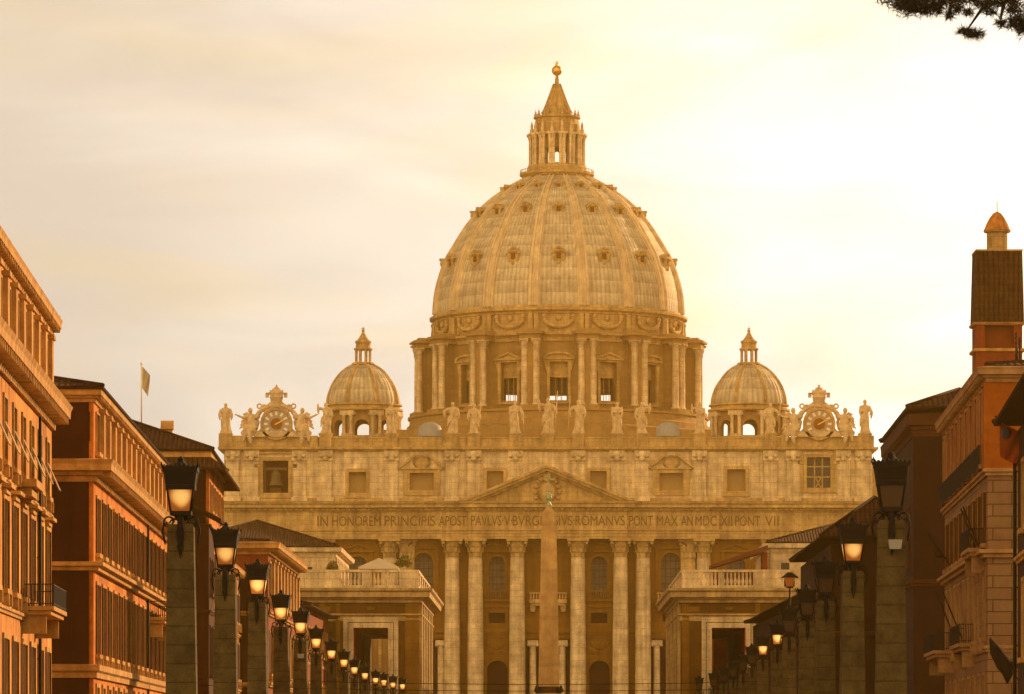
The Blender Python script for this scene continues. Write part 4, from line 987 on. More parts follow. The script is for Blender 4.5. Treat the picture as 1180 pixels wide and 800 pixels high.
def street_block(name, label, side, near, L, slope, Wd, ztop, floors, bands, wallm, trimm, roof=None, cornice=None, base=0.0, cat='building', pipes=(), front=()):
    s = 1 if side == 'left' else -1
    a = math.atan2(1, slope) if s == 1 else math.atan2(-1, -slope)
    e = empty(name, (near[0], near[1], 0), a, label=label, cat=cat)
    xr = lambda t0, t1: (min(s * t0, s * t1), max(s * t0, s * t1))
    X0, X1 = xr(0, L); holes = []; wins = []
    for fl in floors:
        z0, z1, w, sp = fl['z0'], fl['z1'], fl['w'], fl['sp']; t = fl.get('t0', sp / 2)
        while t + w / 2 < L - .4:
            x = s * t; holes.append((x - w / 2, x + w / 2, z0, z1)); wins.append((fl, x)); t += sp
    b = MB(); b.wall(X0, X1, base, ztop, holes, y=0, d=.45)
    for q in ([(X0, 0, base), (X0, Wd, base), (X0, Wd, ztop), (X0, 0, ztop)], [(X1, 0, base), (X1, 0, ztop), (X1, Wd, ztop), (X1, Wd, base)],
              [(X0, Wd, base), (X1, Wd, base), (X1, Wd, ztop), (X0, Wd, ztop)], [(X0, 0, ztop), (X1, 0, ztop), (X1, Wd, ztop), (X0, Wd, ztop)]): b.face(q)
    b.build('wall', wallm, e)
    protos = {}
    for n_, (fl, x) in enumerate(wins):
        key = id(fl); z0, z1, w = fl['z0'], fl['z1'], fl['w']; h = z1 - z0
        if key not in protos:
            f = MB(); t_ = fl.get('trim', .18); pr = fl.get('proud', .1)
            f.box(-w / 2 - t_, -w / 2 - .002, -pr, .06, 0, h + t_); f.box(w / 2 + .002, w / 2 + t_, -pr, .06, 0, h + t_); f.box(-w / 2 + .0, w / 2, -pr, .06, h + .002, h + t_)
            f.box(-w / 2 - t_ - .1, w / 2 + t_ + .1, -pr - .16, .06, -.22, -.003)
            if fl.get('hood'): f.box(-w / 2 - t_ - .2, w / 2 + t_ + .2, -.42, .05, h + t_ + .25, h + t_ + .42); f.box(-w / 2 - t_ - .05, w / 2 + t_ + .05, -.2, .05, h + t_ + .003, h + t_ + .25)
            if fl.get('brackets'):
                for q in (-1, 1): f.box(q * (w / 2) - .12, q * (w / 2) + .12, -.3, .04, -.75, -.223)
            fr = f.build('window', trimm, e)
            g = MB(); g.box(-w / 2 - .05, w / 2 + .05, .40, .44, -.05, h + .05); ch = g.build('pane', GLASS, fr); kid(fr, ch)
            g = MB(); g.box(-.04, .04, .33, .395, 0, h); g.box(-w / 2, w / 2, .34, .39, h * .62, h * .62 + .07)
            g.box(-w / 2, -w / 2 + .07, .33, .395, 0, h); g.box(w / 2 - .07, w / 2, .33, .395, 0, h); ch = g.build('sash', TRIM if fl.get('pale') else WOODD, fr); kid(fr, ch)
            sh = fl.get('shut')
            if sh == 'open':
                for q in (-1, 1):
                    g = MB(); g.M = T(q * (w / 2 + .03), -pr - .02) @ RZ(q * fl.get('ang', .22)); a0_, a1_ = (0, q * w / 2)
                    g.box(min(a0_, a1_), max(a0_, a1_), -.05, 0, .02, h - .02); ch = g.build('shutter', SHUT, fr); kid(fr, ch)
            if sh == 'closed':
                g = MB(); g.box(-w / 2 + .02, w / 2 - .02, .12, .18, .02, h - .02); ch = g.build('shutter', SHUT, fr); kid(fr, ch)
            if sh == 'awning':
                g = MB(); g.M = Matrix.Translation((0, -.03, h * .62)) @ Matrix.Rotation(R(-24), 4, 'X'); g.box(-w / 2 + .3, w / 2 - .5, -.05, -.0, -h * .55, 0); ch = g.build('blind', mat('faded_blind', (.42, .32, .2), var=.2) if fl.get('wb') else SHUT, fr); kid(fr, ch)
                g = MB(); g.box(-w / 2 + .02, w / 2 - .02, .12, .18, h * .62, h - .02); ch = g.build('shutter', SHUT, fr); kid(fr, ch)
            protos[key] = fr; fr.location = (x, 0, z0); WM[fr.name] = WM[e.name] @ T(x, 0, z0)
        else: inst(protos[key], e, T(x, 0, z0))
        if fl.get('pil') and (x + s * fl['sp'] / 2) * s < L:
            pk = ('p', key)
            if pk not in protos:
                g = MB(); pw = fl['pil']; g.box(-pw / 2, pw / 2, -.28, .02, -.5, h + .45); g.box(-pw / 2 - .1, pw / 2 + .1, -.38, .02, h + .2, h + .44)
                protos[pk] = g.build('pilaster', trimm, e); protos[pk].location = (x + s * fl['sp'] / 2, 0, z0)
            else: inst(protos[pk], e, T(x + s * fl['sp'] / 2, 0, z0))
    loop = [(X0, 0), (X1, 0), (X1, Wd), (X0, Wd)]
    for z, h, p in bands:
        g = MB(); g.sweep(loop, [(.0, z), (p * .5, z), (p * .55, z + h * .4), (p, z + h * .55), (p, z + h), (.0, z + h + .05)], closed=True); g.build('string_course', trimm, e)
    if cornice:
        for z, h, p in cornice:
            g = MB(); g.sweep(loop, [(0, z), (p * .18, z), (p * .2, z + h * .25), (p * .45, z + h * .3), (p * .5, z + h * .45), (p * .88, z + h * .5), (p * .9, z + h * .8), (p, z + h), (-.1, z + h + .12)], closed=True); g.build('cornice', trimm, e)
            g = MB(); t = .35      # brackets under the cornice
            while t < L: g.box(s * t - .11, s * t + .11, -p * .84, -p * .2 - .001, z + h * .22, z + h * .497); t += 1.1
            g.build('bracket_row', trimm, e)
    if roof: hip_roof(e, X0, X1, 0, Wd, roof['z'], roof['zr'], roof['o'], TILE)
    for t, z0, z1 in pipes:
        g = MB(); g.tube([(s * t, -.14, z0), (s * t, -.14, z1)], .08, 8); zz = z0 + 1
        while zz < z1: g.box(s * t - .12, s * t + .12, -.2, .01, zz, zz + .06); zz += 2.5
        g.build('drainpipe', IRON, e)
    return e, s
# A: nearest on the left
A, _ = street_block('palazzo', 'tall sunlit orange palazzo at the left edge with an iron balcony', 'left', (-.045 * 180 - 14.9, 180), 60.1, -.045, 16, 23.0,
    [dict(z0=19.95, z1=22.3, w=2.5, sp=5.3, pil=1.2, trim=.12, shut='closed', t0=1.2), dict(z0=14.4, z1=17.2, w=1.9, sp=6.0, shut='awning', wb=1, trim=.2, brackets=1, t0=2.1),
     dict(z0=8.7, z1=12.7, w=2.1, sp=6.0, shut='open', ang=.5, trim=.22, hood=1, brackets=1, t0=2.1), dict(z0=3.2, z1=6.5, w=2.1, sp=6.0, shut='open', ang=.4, trim=.25, t0=2.1)],
    [(13.5, .18, .1), (7.6, .3, .2), (2.3, .3, .25)], STUC, TRIM, roof=dict(z=23.95, zr=24.4, o=.35), cornice=[(18.1, 1.25, 1.05), (22.95, .85, .55)], pipes=[(48.6, 0, 18.0)])
# iron balcony and hood stone on A
def local_part(e, name, m, fn):
    g = MB(); fn(g); return g.build(name, m, e)
def balcony(e, x0, x1, z, pr, hgt=1.05, m=None):
    def f(g):
        g.box(x0, x1, -pr, -.002, z - .2, z); g.box(x0 + .15, x1 - .15, -pr + .15, -.003, z - .4, z - .203)
        for q in (x0 + .5, x1 - .5): g.prism([(q - .14, z - .403), (q + .14, z - .403), (q + .12, z - 1.3), (q - .12, z - 1.3)], -pr * .75, -.004)
    sl = local_part(e, 'balcony', m or TRIM, f)
    def f2(g):
        for a, b_, y0, y1 in ((x0, x1, -pr + .03, -pr + .07),): g.box(a, b_, y0, y1, z + hgt - .05, z + hgt); g.box(a, b_, y0, y1, z + .1, z + .14)
        for xx in (x0, x1 - .04): g.box(xx, xx + .04, -pr + .07, 0, z + hgt - .05, z + hgt); g.box(xx, xx + .04, -pr + .07, 0, z + .1, z + .14)
        t = x0
        while t < x1: g.box(t, t + .035, -pr + .035, -pr + .065, z, z + hgt); t += .13
        y = -pr
        while y < 0:
            for xx in (x0 + .003, x1 - .035): g.box(xx, xx + .03, y, y + .03, z, z + hgt)
            y += .13
    g = MB(); f2(g); g.build('railing', IRON, sl)
balcony(A, 37.5, 48.0, 8.3, 1.5)
local_part(A, 'stone_hood', TRIM, lambda g: (g.box(33.5, 38.5, -.95, -.002, 13.7, 14.05), g.box(34, 38, -.7, -.003, 13.3, 13.697)))
def flagpole(e, x, z, dx, dz_, out=1.6, furled=True, m=None):
    def f(g): g.tube([(x, 0, z), (x + dx, -out, z + dz_)], .045, 6)
    p = local_part(e, 'flagpole', IRON, f)
    if furled:
        g = MB(); P0, P1 = Vector((x, 0, z)), Vector((x + dx, -out, z + dz_))
        g.tube([P0.lerp(P1, .35) - Vector((0, 0, .1)), P0.lerp(P1, .55) - Vector((0, 0, .35)), P0.lerp(P1, .75) - Vector((0, 0, .3)), P0.lerp(P1, .98)], [.05, .26, .2, .05], 7)
        g.build('furled_flag', m or BROWN, p)
# B
B, _ = street_block('palazzo', 'long sunlit amber palazzo behind the nearest lamp on the left', 'left', (-24.5, 250), 89, -.0291, 14, 20.45,
    [dict(z0=17.7, z1=19.8, w=2.3, sp=4.9, pil=1.1, trim=.1, shut='closed', t0=2.6), dict(z0=12.2, z1=15.2, w=1.7, sp=4.9, shut='open', ang=.6, trim=.18, hood=0, brackets=1, t0=2.6),
     dict(z0=6.7, z1=10.5, w=1.7, sp=4.9, shut='open', ang=.6, trim=.18, hood=0, brackets=1, t0=2.6), dict(z0=2.0, z1=4.9, w=1.9, sp=4.9, shut='closed', trim=.22, t0=2.6)],
    [(11.2, .45, .55), (5.4, .7, .35)], STUC2, TRIM, roof=dict(z=21.15, zr=22.75, o=.55), cornice=[(16.0, 1.15, 1.15), (20.3, .75, .5)], pipes=[(.25 + 49, 0, 16)])
def f_rc(g):
    for k in range(8):
        g.box(44 + k * .01 + k * 2.1, 45.2 + k * 2.1, -.95, -.55, 10.6, 11.1)
balcony(B, 50.5, 62, 10.1, 1.3)
local_part(B, 'shaded_end_wall', MAROON, lambda g: (g.box(-.06, -.002, .25, 13.9, 0, 20.3), g.box(-.12, -.003, 1.2, 2.6, 7.5, 15.2), g.box(-.12, -.003, 3.6, 5.0, 7.5, 15.2), g.box(-.1, -.004, .2, 6, 18.2, 19.8)))  # thin sheet over the end face, its shade put into the darker colour
# wing with a dark lean-to roof, then C: the tower block with tiled double roof
Wg, _ = street_block('lean_to_wing', 'narrow red wing with a dark sloping eave beside the tiled tower house', 'left', (-24.95, 341.5), 7.5, -.02, 4.5, 18.1,
    [dict(z0=13, z1=15.5, w=1.3, sp=3.5, shut='closed'), dict(z0=7, z1=10.5, w=1.3, sp=3.5, shut='closed')], [(11.5, .25, .2)], MAROON, DTRIM)
local_part(Wg, 'roof', TILE, lambda g: (g.face([(-.6, -.9, 18.5), (8.1, -.9, 18.5), (8.1, 4.6, 21.4), (-.6, 4.6, 21.4)], uv=[(0, 0), (8.7, 0), (8.7, 6), (0, 6)]), g.face([(-.6, -.9, 18.25), (-.6, 4.6, 21.15), (8.1, 4.6, 21.15), (8.1, -.9, 18.25)]),
    g.face([(-.6, -.9, 18.25), (8.1, -.9, 18.25), (8.1, -.9, 18.5), (-.6, -.9, 18.5)]), g.face([(-.6, -.9, 18.25), (-.6, -.9, 18.5), (-.6, 4.6, 21.4), (-.6, 4.6, 21.15)]), g.face([(8.1, -.9, 18.25), (8.1, 4.6, 21.15), (8.1, 4.6, 21.4), (8.1, -.9, 18.5)])))
Cb, _ = street_block('tower_house', 'red tower house with a two tier tiled roof and a flagpole, left side', 'left', (-25.55, 350), 27, -.028, 14, 23.0,
    [dict(z0=19.6, z1=21.6, w=1.6, sp=4.4, shut='closed'), dict(z0=13.5, z1=16.5, w=1.6, sp=4.4, shut='open', brackets=1), dict(z0=7.5, z1=11, w=1.6, sp=4.4, shut='open', brackets=1)], [(18.2, .3, .2), (12, .3, .3), (6, .4, .3)], STUC2, TRIM)
def skirt(g, x0, x1, y0, y1, zi, zo, o):
    I = [(x0, y0, zi), (x1, y0, zi), (x1, y1, zi), (x0, y1, zi)]; O = [(x0 - o, y0 - o, zo), (x1 + o, y0 - o, zo), (x1 + o, y1 + o, zo), (x0 - o, y1 + o, zo)]
    for i in range(4):
        j = (i + 1) % 4; p = [O[i], O[j], I[j], I[i]]; l_ = (Vector(O[i]) - Vector(O[j])).length
        g.face(p, uv=[(0, 0), (l_, 0), (l_ - o, 1.6 * o), (o, 1.6 * o)]); d = Vector((0, 0, -.2))
        g.face([Vector(q) + d for q in reversed(p)]); g.face([Vector(O[i]) + d, Vector(O[j]) + d, O[j], O[i]])
local_part(Cb, 'shaded_end_wall', MAROON, lambda g: g.box(-.06, -.002, .25, 13.9, 0, 22.9))  # shade of the end face painted as a darker sheet
local_part(Cb, 'lower_roof', TILE, lambda g: skirt(g, 0, 27, 0, 14, 23.7, 22.75, 1.25))
local_part(Cb, 'attic_band', TRIM, lambda g: g.box(-.15, 27.15, -.15, 14.15, 23.2, 24.15))
hip_roof(Cb, 0, 27, 0, 14, 24.2, 27.0, .35, TILE, name='upper_roof')
for x_, y_, z_ in ((8, 3.6, 25.4),):
    local_part(Cb, 'dormer_vent', TRIM, lambda g: (g.box(x_ - .4, x_ + .4, y_ - .4, y_ + .4, z_, z_ + .8), g.prism([(x_ - .55, z_ + .8), (x_ + .55, z_ + .8), (x_, z_ + 1.5)], y_ - .5, y_ + .5)))
fp = empty('flagpole', (X(163, 362), 362, 26.7), label='slim rooftop flagpole with a small limp pale flag on the left', cat='flagpole')
b = MB(); b.tube([(0, 0, 0), (0, 0, 4.9)], .06, 6); b.ball((0, 0, 4.95), .1, 8, 6); b.build('pole', WHITEP, fp)
def cloth(w, h, nx=8, nz=12, amp=.15, shear=.0, seed=1):
    g = MB(); P = lambda i, j: (w * i / nx * (1 - .25 * j / nz), amp * math.sin(i * 1.4 + j * .5 + seed) * i / nx, -h * j / nz - shear * i / nx)
    for i in range(nx):
        for j in range(nz): g.face([P(i, j), P(i + 1, j), P(i + 1, j + 1), P(i, j + 1)], smooth=True)
    return g
g = cloth(.62, 1.7, shear=.7); 
for v in g.v: v.z += 4.75; v.x += .06
g.build('flag', mat('cream_flag', (.5, .42, .28), var=.1), fp)
C2, _ = street_block('house', 'low sunlit amber house just right of the tiled tower house', 'left', (-26.1, 377.3), 22.3, -.02, 12, 16.4,
    [dict(z0=12.2, z1=14.6, w=1.4, sp=3.6, shut='open', brackets=1), dict(z0=7.4, z1=10.4, w=1.4, sp=3.6, shut='open', brackets=1), dict(z0=2.8, z1=5.6, w=1.4, sp=3.6, shut='closed')], [(11, .25, .2), (6.2, .35, .25)], STUC, TRIM, cornice=[(16.0, .7, .6)])
Db, _ = street_block('palazzo', 'red fronted palazzo with bright pilasters behind the third lamp on the left', 'left', (-24.1, 400), 49, -.003, 16, 19.2,
    [dict(z0=14.3, z1=17.6, w=2.0, sp=5.4, pil=1.5, trim=.2, shut='closed'), dict(z0=8, z1=11.6, w=2.0, sp=5.4, pil=1.0, shut='open', brackets=1), dict(z0=2.5, z1=5.6, w=2.0, sp=5.4, shut='closed')], [(13, .35, .3), (6.8, .4, .3)], STUCR, TRIM, cornice=[(18.3, 1.0, 1.1)], roof=dict(z=19.5, zr=20.1, o=.1))
Eb, _ = street_block('house', 'small dark eaved house between the red palazzo and the left gatehouse', 'left', (-24.0, 452), 46, 0.01, 12, 15.4,
    [dict(z0=11, z1=13.6, w=1.5, sp=4.5, shut='closed'), dict(z0=5, z1=8, w=1.5, sp=4.5, shut='closed')], [(9.8, .25, .2)], STUCR, TRIM, roof=dict(z=15.6, zr=17.2, o=1.0))
# right side
Fb, _ = street_block('palazzo', 'palazzo with a vivid orange top storey over rusticated brown stone, right side', 'right', (22.9, 240), 41.5, .032, 12, 20.7,
    [dict(z0=16.4, z1=20.2, w=2.0, sp=4.5, t0=2.4, trim=.14, proud=.25, shut='closed'), dict(z0=12.3, z1=15.0, w=1.5, sp=4.5, t0=2.4, trim=.1, shut='open', ang=1.0), dict(z0=7.4, z1=10.9, w=1.6, sp=4.5, t0=2.4, trim=.18, brackets=1, shut='closed'), dict(z0=2, z1=5.4, w=1.6, sp=4.5, t0=2.4)],
    [(15.75, .35, .25), (11.5, .4, .45), (6.6, .3, .2)], RUST, STRIM, cornice=[(20.6, .75, .6)], roof=dict(z=21.5, zr=22.3, o=.1))
local_part(Db, 'shaded_end_wall', MAROON, lambda g: g.box(-.06, -.002, .3, 15.9, 0, 17.0))  # darker sheet, shade of the end face given as colour
local_part(Fb, 'plaster_storey', ORNG, lambda g: (g.box(.004, .02, 0.004, 12, 16.12, 20.6), [g.box(-4.5 * k - 1.45 - .02, -4.5 * k - .15 - .8 + .02 + .0, -.12, -.002, 16.12, 20.6) for k in range(0)]))
for k in range(10):
    local_part(Fb, 'orange_pier', ORNG, lambda g: g.box(-4.5 * k - 1.15, -4.5 * k + (.0 if k == 0 else 1.15), -.2, -.003, 16.12, 20.58)) if 4.5 * k + 1.15 < 41.5 else None
def f_rail(g):
    t = -40.0
    while t < -1: g.box(t, t + .09, -.42, -.36, 16.2, 17.3); t += .26
    g.box(-40, -1, -.45, -.33, 17.3, 17.4)
local_part(Fb, 'loggia_railing', IRON, f_rail)
balcony(Fb, -41, -30, 7.3, 1.3, m=STRIM); balcony(Fb, -9, -2.5, 12.1, .9, m=STRIM); balcony(Fb, -20, -11, 7.3, .9, m=STRIM)
flagpole(Fb, -33, 12.2, -1.2, 2.2, out=1.4); flagpole(Fb, -6, 12.0, 1.0, 2.4, out=1.0, furled=False); flagpole(Fb, -8, 12.0, 1.0, 2.4, out=1.0, furled=False)
flagpole(Fb, -22, 7.6, 1.3, 3.0, out=1.3, furled=False); flagpole(Fb, -28, 7.6, 1.3, 3.0, out=1.3, furled=False)
for x_, h_ in ((-12, 1.6), (-15, 2.1), (-14.2, 1.2), (-4, 1.2)):
    local_part(Fb, 'antenna', IRON, lambda g: (g.tube([(x_, 2.5, 21.6), (x_, 2.5, 22.4 + h_)], .05, 5), g.box(x_ - .7, x_ + .7, 2.45, 2.52, 22.1 + h_, 22.16 + h_), g.box(x_ - .45, x_ + .45, 2.45, 2.52, 21.8 + h_, 21.86 + h_)))
Nb, _ = street_block('house', 'dark house with a projecting eave cut off by the right edge of the picture', 'right', (20.35 - .054 * 50 , 150), 49.5, .054, 12, 15.3,
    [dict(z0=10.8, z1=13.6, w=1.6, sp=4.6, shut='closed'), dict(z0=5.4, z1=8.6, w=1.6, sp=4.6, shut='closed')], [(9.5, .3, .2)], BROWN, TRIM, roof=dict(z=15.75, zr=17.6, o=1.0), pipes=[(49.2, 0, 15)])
nf = empty('wall_flag', (X(1166, 198.6), 198.6, Z(512, 198.6)), label='dark red flag with a blue patch under the eave at the right edge', cat='flag')
b = MB(); b.tube([(.3, 0, -.35), (-.75, -.3, 1.2)], .04, 6); b.build('pole', IRON, nf)
g = cloth(1.05, 1.5, amp=.12, seed=3); 
for v in g.v: v.x, v.y, v.z = v.x - .55, v.y - .25, v.z + .95 - (v.x) * .5
g.build('cloth', mat('red_flag_cloth', (.30, .05, .02), var=.15), nf)
b = MB(); b.ball((0, 0, 0), .2, 12, 8, (1, .25, 1.2)); 
for v in b.v: v.x -= .3; v.y -= .3; v.z += .45
b.build('blue_patch', mat('blue_cloth', (.08, .09, .14)), nf)
# furled black flag on a long pole low on the right
bf = empty('furled_flag', (X(1180, 215), 215, Z(792, 215)), label='black furled flag on a slanting pole low at the right edge', cat='flag')
b = MB(); b.tube([(.3, 0, -.5), (-1.6, -.2, 2.3)], .04, 6); b.build('pole', IRON, bf)
b = MB(); b.tube([(-1.6, -.2, 2.25), (-1.35, -.2, 1.7), (-.95, -.2, 1.05), (-.75, -.2, .6), (-.8, -.2, .15)], [.05, .28, .36, .26, .03], 8); b.tube([(-.9, -.2, 1.1), (-.45, -.2, .95), (-.2, -.2, 1.0)], [.25, .16, .03], 6)
b.build('cloth', mat('black_cloth', (.012, .01, .01), rough=.95, spec=.05), bf)
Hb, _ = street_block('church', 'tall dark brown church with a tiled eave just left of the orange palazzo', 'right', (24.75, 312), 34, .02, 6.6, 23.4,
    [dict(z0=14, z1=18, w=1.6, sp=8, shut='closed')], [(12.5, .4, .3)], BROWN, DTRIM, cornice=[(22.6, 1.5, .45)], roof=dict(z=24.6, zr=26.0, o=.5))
ct = empty('bell_tower', (X(1149, 348), 348, 0), label='square bell tower with a steep tiled roof and small white lantern top, upper right', cat='tower')
zt_ = lambda p: Z(p, 348)
b = MB(); b.box(-1.72, 1.72, -1.75, 1.75, 0, zt_(405)); b.box(-1.72, -1.1, -1.75, 1.75, zt_(405), zt_(378)); b.box(1.1, 1.72, -1.75, 1.75, zt_(405), zt_(378)); b.box(-1.1, 1.1, -1.0, 1.0, zt_(405), zt_(378)); b.box(-1.72, 1.72, -1.75, 1.75, zt_(378), zt_(374)); b.build('wall', STUCR, ct)
b = MB(); b.sweep([(-1.72, -1.75), (1.72, -1.75), (1.72, 1.75), (-1.72, 1.75)], [(0, zt_(377)), (.15, zt_(376.5)), (.25, zt_(374)), (0, zt_(373.4))], closed=True); b.sweep([(-1.72, -1.75), (1.72, -1.75), (1.72, 1.75), (-1.72, 1.75)], [(0, zt_(408)), (.2, zt_(407)), (.2, zt_(404)), (0, zt_(403.6))], closed=True); b.build('cornice', TRIM, ct)
b = MB(); z0, z1 = zt_(374), zt_(292)
for k in range(4):
    b.M = RZ(k * PI / 2); b.face([(-1.85, -1.85, z0), (1.85, -1.85, z0), (1.72, -1.72, z1), (-1.72, -1.72, z1)], uv=[(0, 0), (3.7, 0), (3.5, 5.3), (.2, 5.3)])
b.M = None; b.face([(-1.72, -1.72, z1), (1.72, -1.72, z1), (1.72, 1.72, z1), (-1.72, 1.72, z1)]); b.build('roof', TILE, ct)
b = MB(); b.box(-1.76, 1.76, -1.76, 1.76, z1 + .003, z1 + .12); b.lathe([(.78, z1 + .12), (.78, zt_(269)), (1.0, zt_(268)), (1.05, zt_(266)), (.9, zt_(265.5))], 16, smooth=False); b.build('lantern', TRAV, ct)
b = MB(); b.lathe([(1.0, zt_(265.6)), (.8, zt_(258)), (.55, zt_(251)), (.3, zt_(246)), (.03, zt_(244))], 16); b.tube([(0, 0, zt_(245)), (0, 0, zt_(232))], .035, 5); b.build('cap', STUC, ct)
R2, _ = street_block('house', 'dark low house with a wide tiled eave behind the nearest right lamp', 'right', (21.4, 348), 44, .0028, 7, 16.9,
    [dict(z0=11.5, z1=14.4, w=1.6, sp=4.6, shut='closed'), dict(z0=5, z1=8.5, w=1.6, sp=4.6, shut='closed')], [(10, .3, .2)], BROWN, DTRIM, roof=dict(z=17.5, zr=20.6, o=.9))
R3, _ = street_block('house', 'dark eaved house with a pale chimney beside the right gatehouse', 'right', (22.6, 398), 92, -.008, 9, 14.4,
    [dict(z0=9.5, z1=12.2, w=1.6, sp=4.6, shut='closed'), dict(z0=4, z1=7, w=1.6, sp=4.6, shut='closed')], [(8, .3, .2)], BROWN, DTRIM, roof=dict(z=14.9, zr=16.6, o=.9))
local_part(R3, 'chimney', STUC, lambda g: (g.box(-3.2, -1.6, .3, 1.5, 14.5, 17.1), g.box(-3.35, -1.45, .15, 1.65, 17.1, 17.3)))
wl = empty('wall_lantern', (X(910, 395), 395, Z(676, 395)), label='small lit white lantern above the roofs beside the pale chimney on the right', cat='lantern')
b = MB(); b.taper(0, 0, .0, .75, .28, .28, .42, .42); b.build('glass', LITG, wl)
b = MB(); b.taper(0, 0, .75, 1.2, .75, .75, .2, .2); b.box(-.3, .3, -.3, .3, -.12, 0); b.tube([(0, 0, -.1), (0, 0, -Z(676, 395) + .2)], .08, 6); b.box(-.45, .45, .44, .5, 0, .7); b.build('frame', IRON, wl)

# ------------------------------------------------------------------ gatehouses at the mouth of the square
def gatehouse(side, label):
    s = -1 if side == 'left' else 1      # direction away from the axis
    D = 500.0; z = lambda p: Z(p, D); xi = -13.8 if s < 0 else 14.5; xo = s * 30.0; e = empty('gatehouse', (xi, D, 0), label=label, cat='gatehouse')
    t0, t1 = (-20.9, -17.15) if s < 0 else (17.85, 21.5); zt_ = z(723.5)
    lo, hi = min(xi, xo), max(xi, xo)
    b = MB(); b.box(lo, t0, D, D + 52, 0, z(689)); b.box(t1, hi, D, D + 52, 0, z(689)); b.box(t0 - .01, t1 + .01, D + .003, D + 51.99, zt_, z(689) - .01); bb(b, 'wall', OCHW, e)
    b = MB(); b.box(t0 - .0, t0 + .05, D + .3, D + 27, 0, zt_ - .05); b.box(t1 - .05, t1, D + .3, D + 27, 0, zt_ - .05); b.box(t0 + .05, t1 - .05, D + .3, D + 27, zt_ - .06, zt_ - .003); bb(b, 'passage_lining', mat('dark_red_shade', (.50, .03, .018), var=.1), e)  # passage shadow put into the lining as a dark red colour
    b = MB()
    for o_, a, pr in ((0, .55, .12), (.62, 1.1, .22)):
        b.box(t0 - a, t0 - o_, D - pr, D - .002, 0, zt_ + a); b.box(t1 + o_, t1 + a, D - pr, D - .002, 0, zt_ + a); b.box(t0 - o_ , t1 + o_, D - pr, D - .002, zt_ + o_, zt_ + a)
    bb(b, 'doorway_frame', TRAVP, e)
    loop = [(lo, D), (hi, D), (hi, D + 52), (lo, D + 52)]
    def sw(name, pf, m=TRAV):
        b = MB(); b.sweep(loop, pf, closed=True); bb(b, name, m, e)
    sw('moulding', [(0, z(716)), (.12, z(716)), (.18, z(713)), (.12, z(712.8)), (.12, z(710)), (.35, z(709)), (.35, z(707.5)), (0, z(707))])
    sw('cornice', [(0, z(695)), (.3, z(694.5)), (.3, z(692)), (.55, z(691)), (.6, z(689.5)), (1.15, z(688.5)), (1.2, z(683)), (1.45, z(681)), (1.5, z(678.5)), (.1, z(677.5))])
    b = MB(); inner = xi - s * 0 ; zb, zc = z(677.6), z(656.5)
    b.box(lo + .1, hi - .1, D + .15, D + 51.8, zb - .3, zb); bb(b, 'terrace', PAVE, e)
    b = MB(); pxs = ((393, 417), (428, 460)) if s < 0 else ((807, 828), (833, 868))
    sol = []; prev = lo + .2
    for a, c in pxs: sol.append((prev, X(a, D))); prev = X(c, D)
    sol.append((prev, hi - .2))
    balustrade(b, lo + .2, hi - .2, D + .45, zb, zc, step=.42, solid=sol); bb(b, 'balustrade', TRAVP, e)
    b = MB(); b.M = T(xi + s * .35, D + .7) @ RZ(PI / 2); balustrade(b, 0, 50, 0, zb, zc, step=.5, solid=[(0, 1), (7, 9), (16, 18), (25, 27), (34, 36), (43, 45), (49, 50)]); bb(b, 'side_balustrade', TRAVP, e)
    # pilaster strips
    for q in ([(352, 362), (368, 374), (387, 392), (467, 483)] if s < 0 else [(786, 794), (870, 876), (905, 912)]):
        a, c = sorted((X(q[0], D), X(q[1], D))); b = MB(); b.box(a, c, D - .16, D - .003, 0, z(695.5)); bb(b, 'pilaster', OCHRE, e)
    for k in range(7):
        y = D + 1 + k * 7.5; b = MB(); x0, x1 = sorted((xi - s * .003, xi - s * .3)); b.box(x0, x1, y, y + 2.2, 0, z(695.5)); bb(b, 'side_pilaster', TRAV, e)
    b = MB(); m = (t0 + t1) / 2; b.prism([(m - .5, z(700)), (m + .5, z(700)), (m + .3, z(703)), (m - .3, z(703))], D - .3, D - .01); b.box(lo + 2, t0 - 2.5, D - .05, D - .004, z(705), z(699)); bb(b, 'keystone', OCHRE, e)
    # ochre range of building seen through the passage
    w = empty('palace_wing', (s * 20, 560, 0), label=f'ochre wing with pilasters seen through the {side} gatehouse passage', cat='building')
    b = MB(); x0, x1 = sorted((s * 15.2, s * 25.4)); b.box(x0, x1, 566, 590, 0, 18); bb(b, 'wall', mat('sunny_ochre', (.42, .28, .11), var=.15), w)
    b = MB()
    for k in range(9): xx = s * (15.6 + k * 1.2); b.box(xx - .2, xx + .2, 565.7, 565.995, 0, 16)
    b.box(x0, x1, 565.6, 565.99, 16.003, 16.8); bb(b, 'pilasters', TRAV, w)
    return e
gatehouse('left', 'ochre gatehouse with a balustraded terrace and tall doorway at the end of the left side')
gatehouse('right', 'ochre gatehouse with a balustraded terrace and tall doorway at the end of the right side')
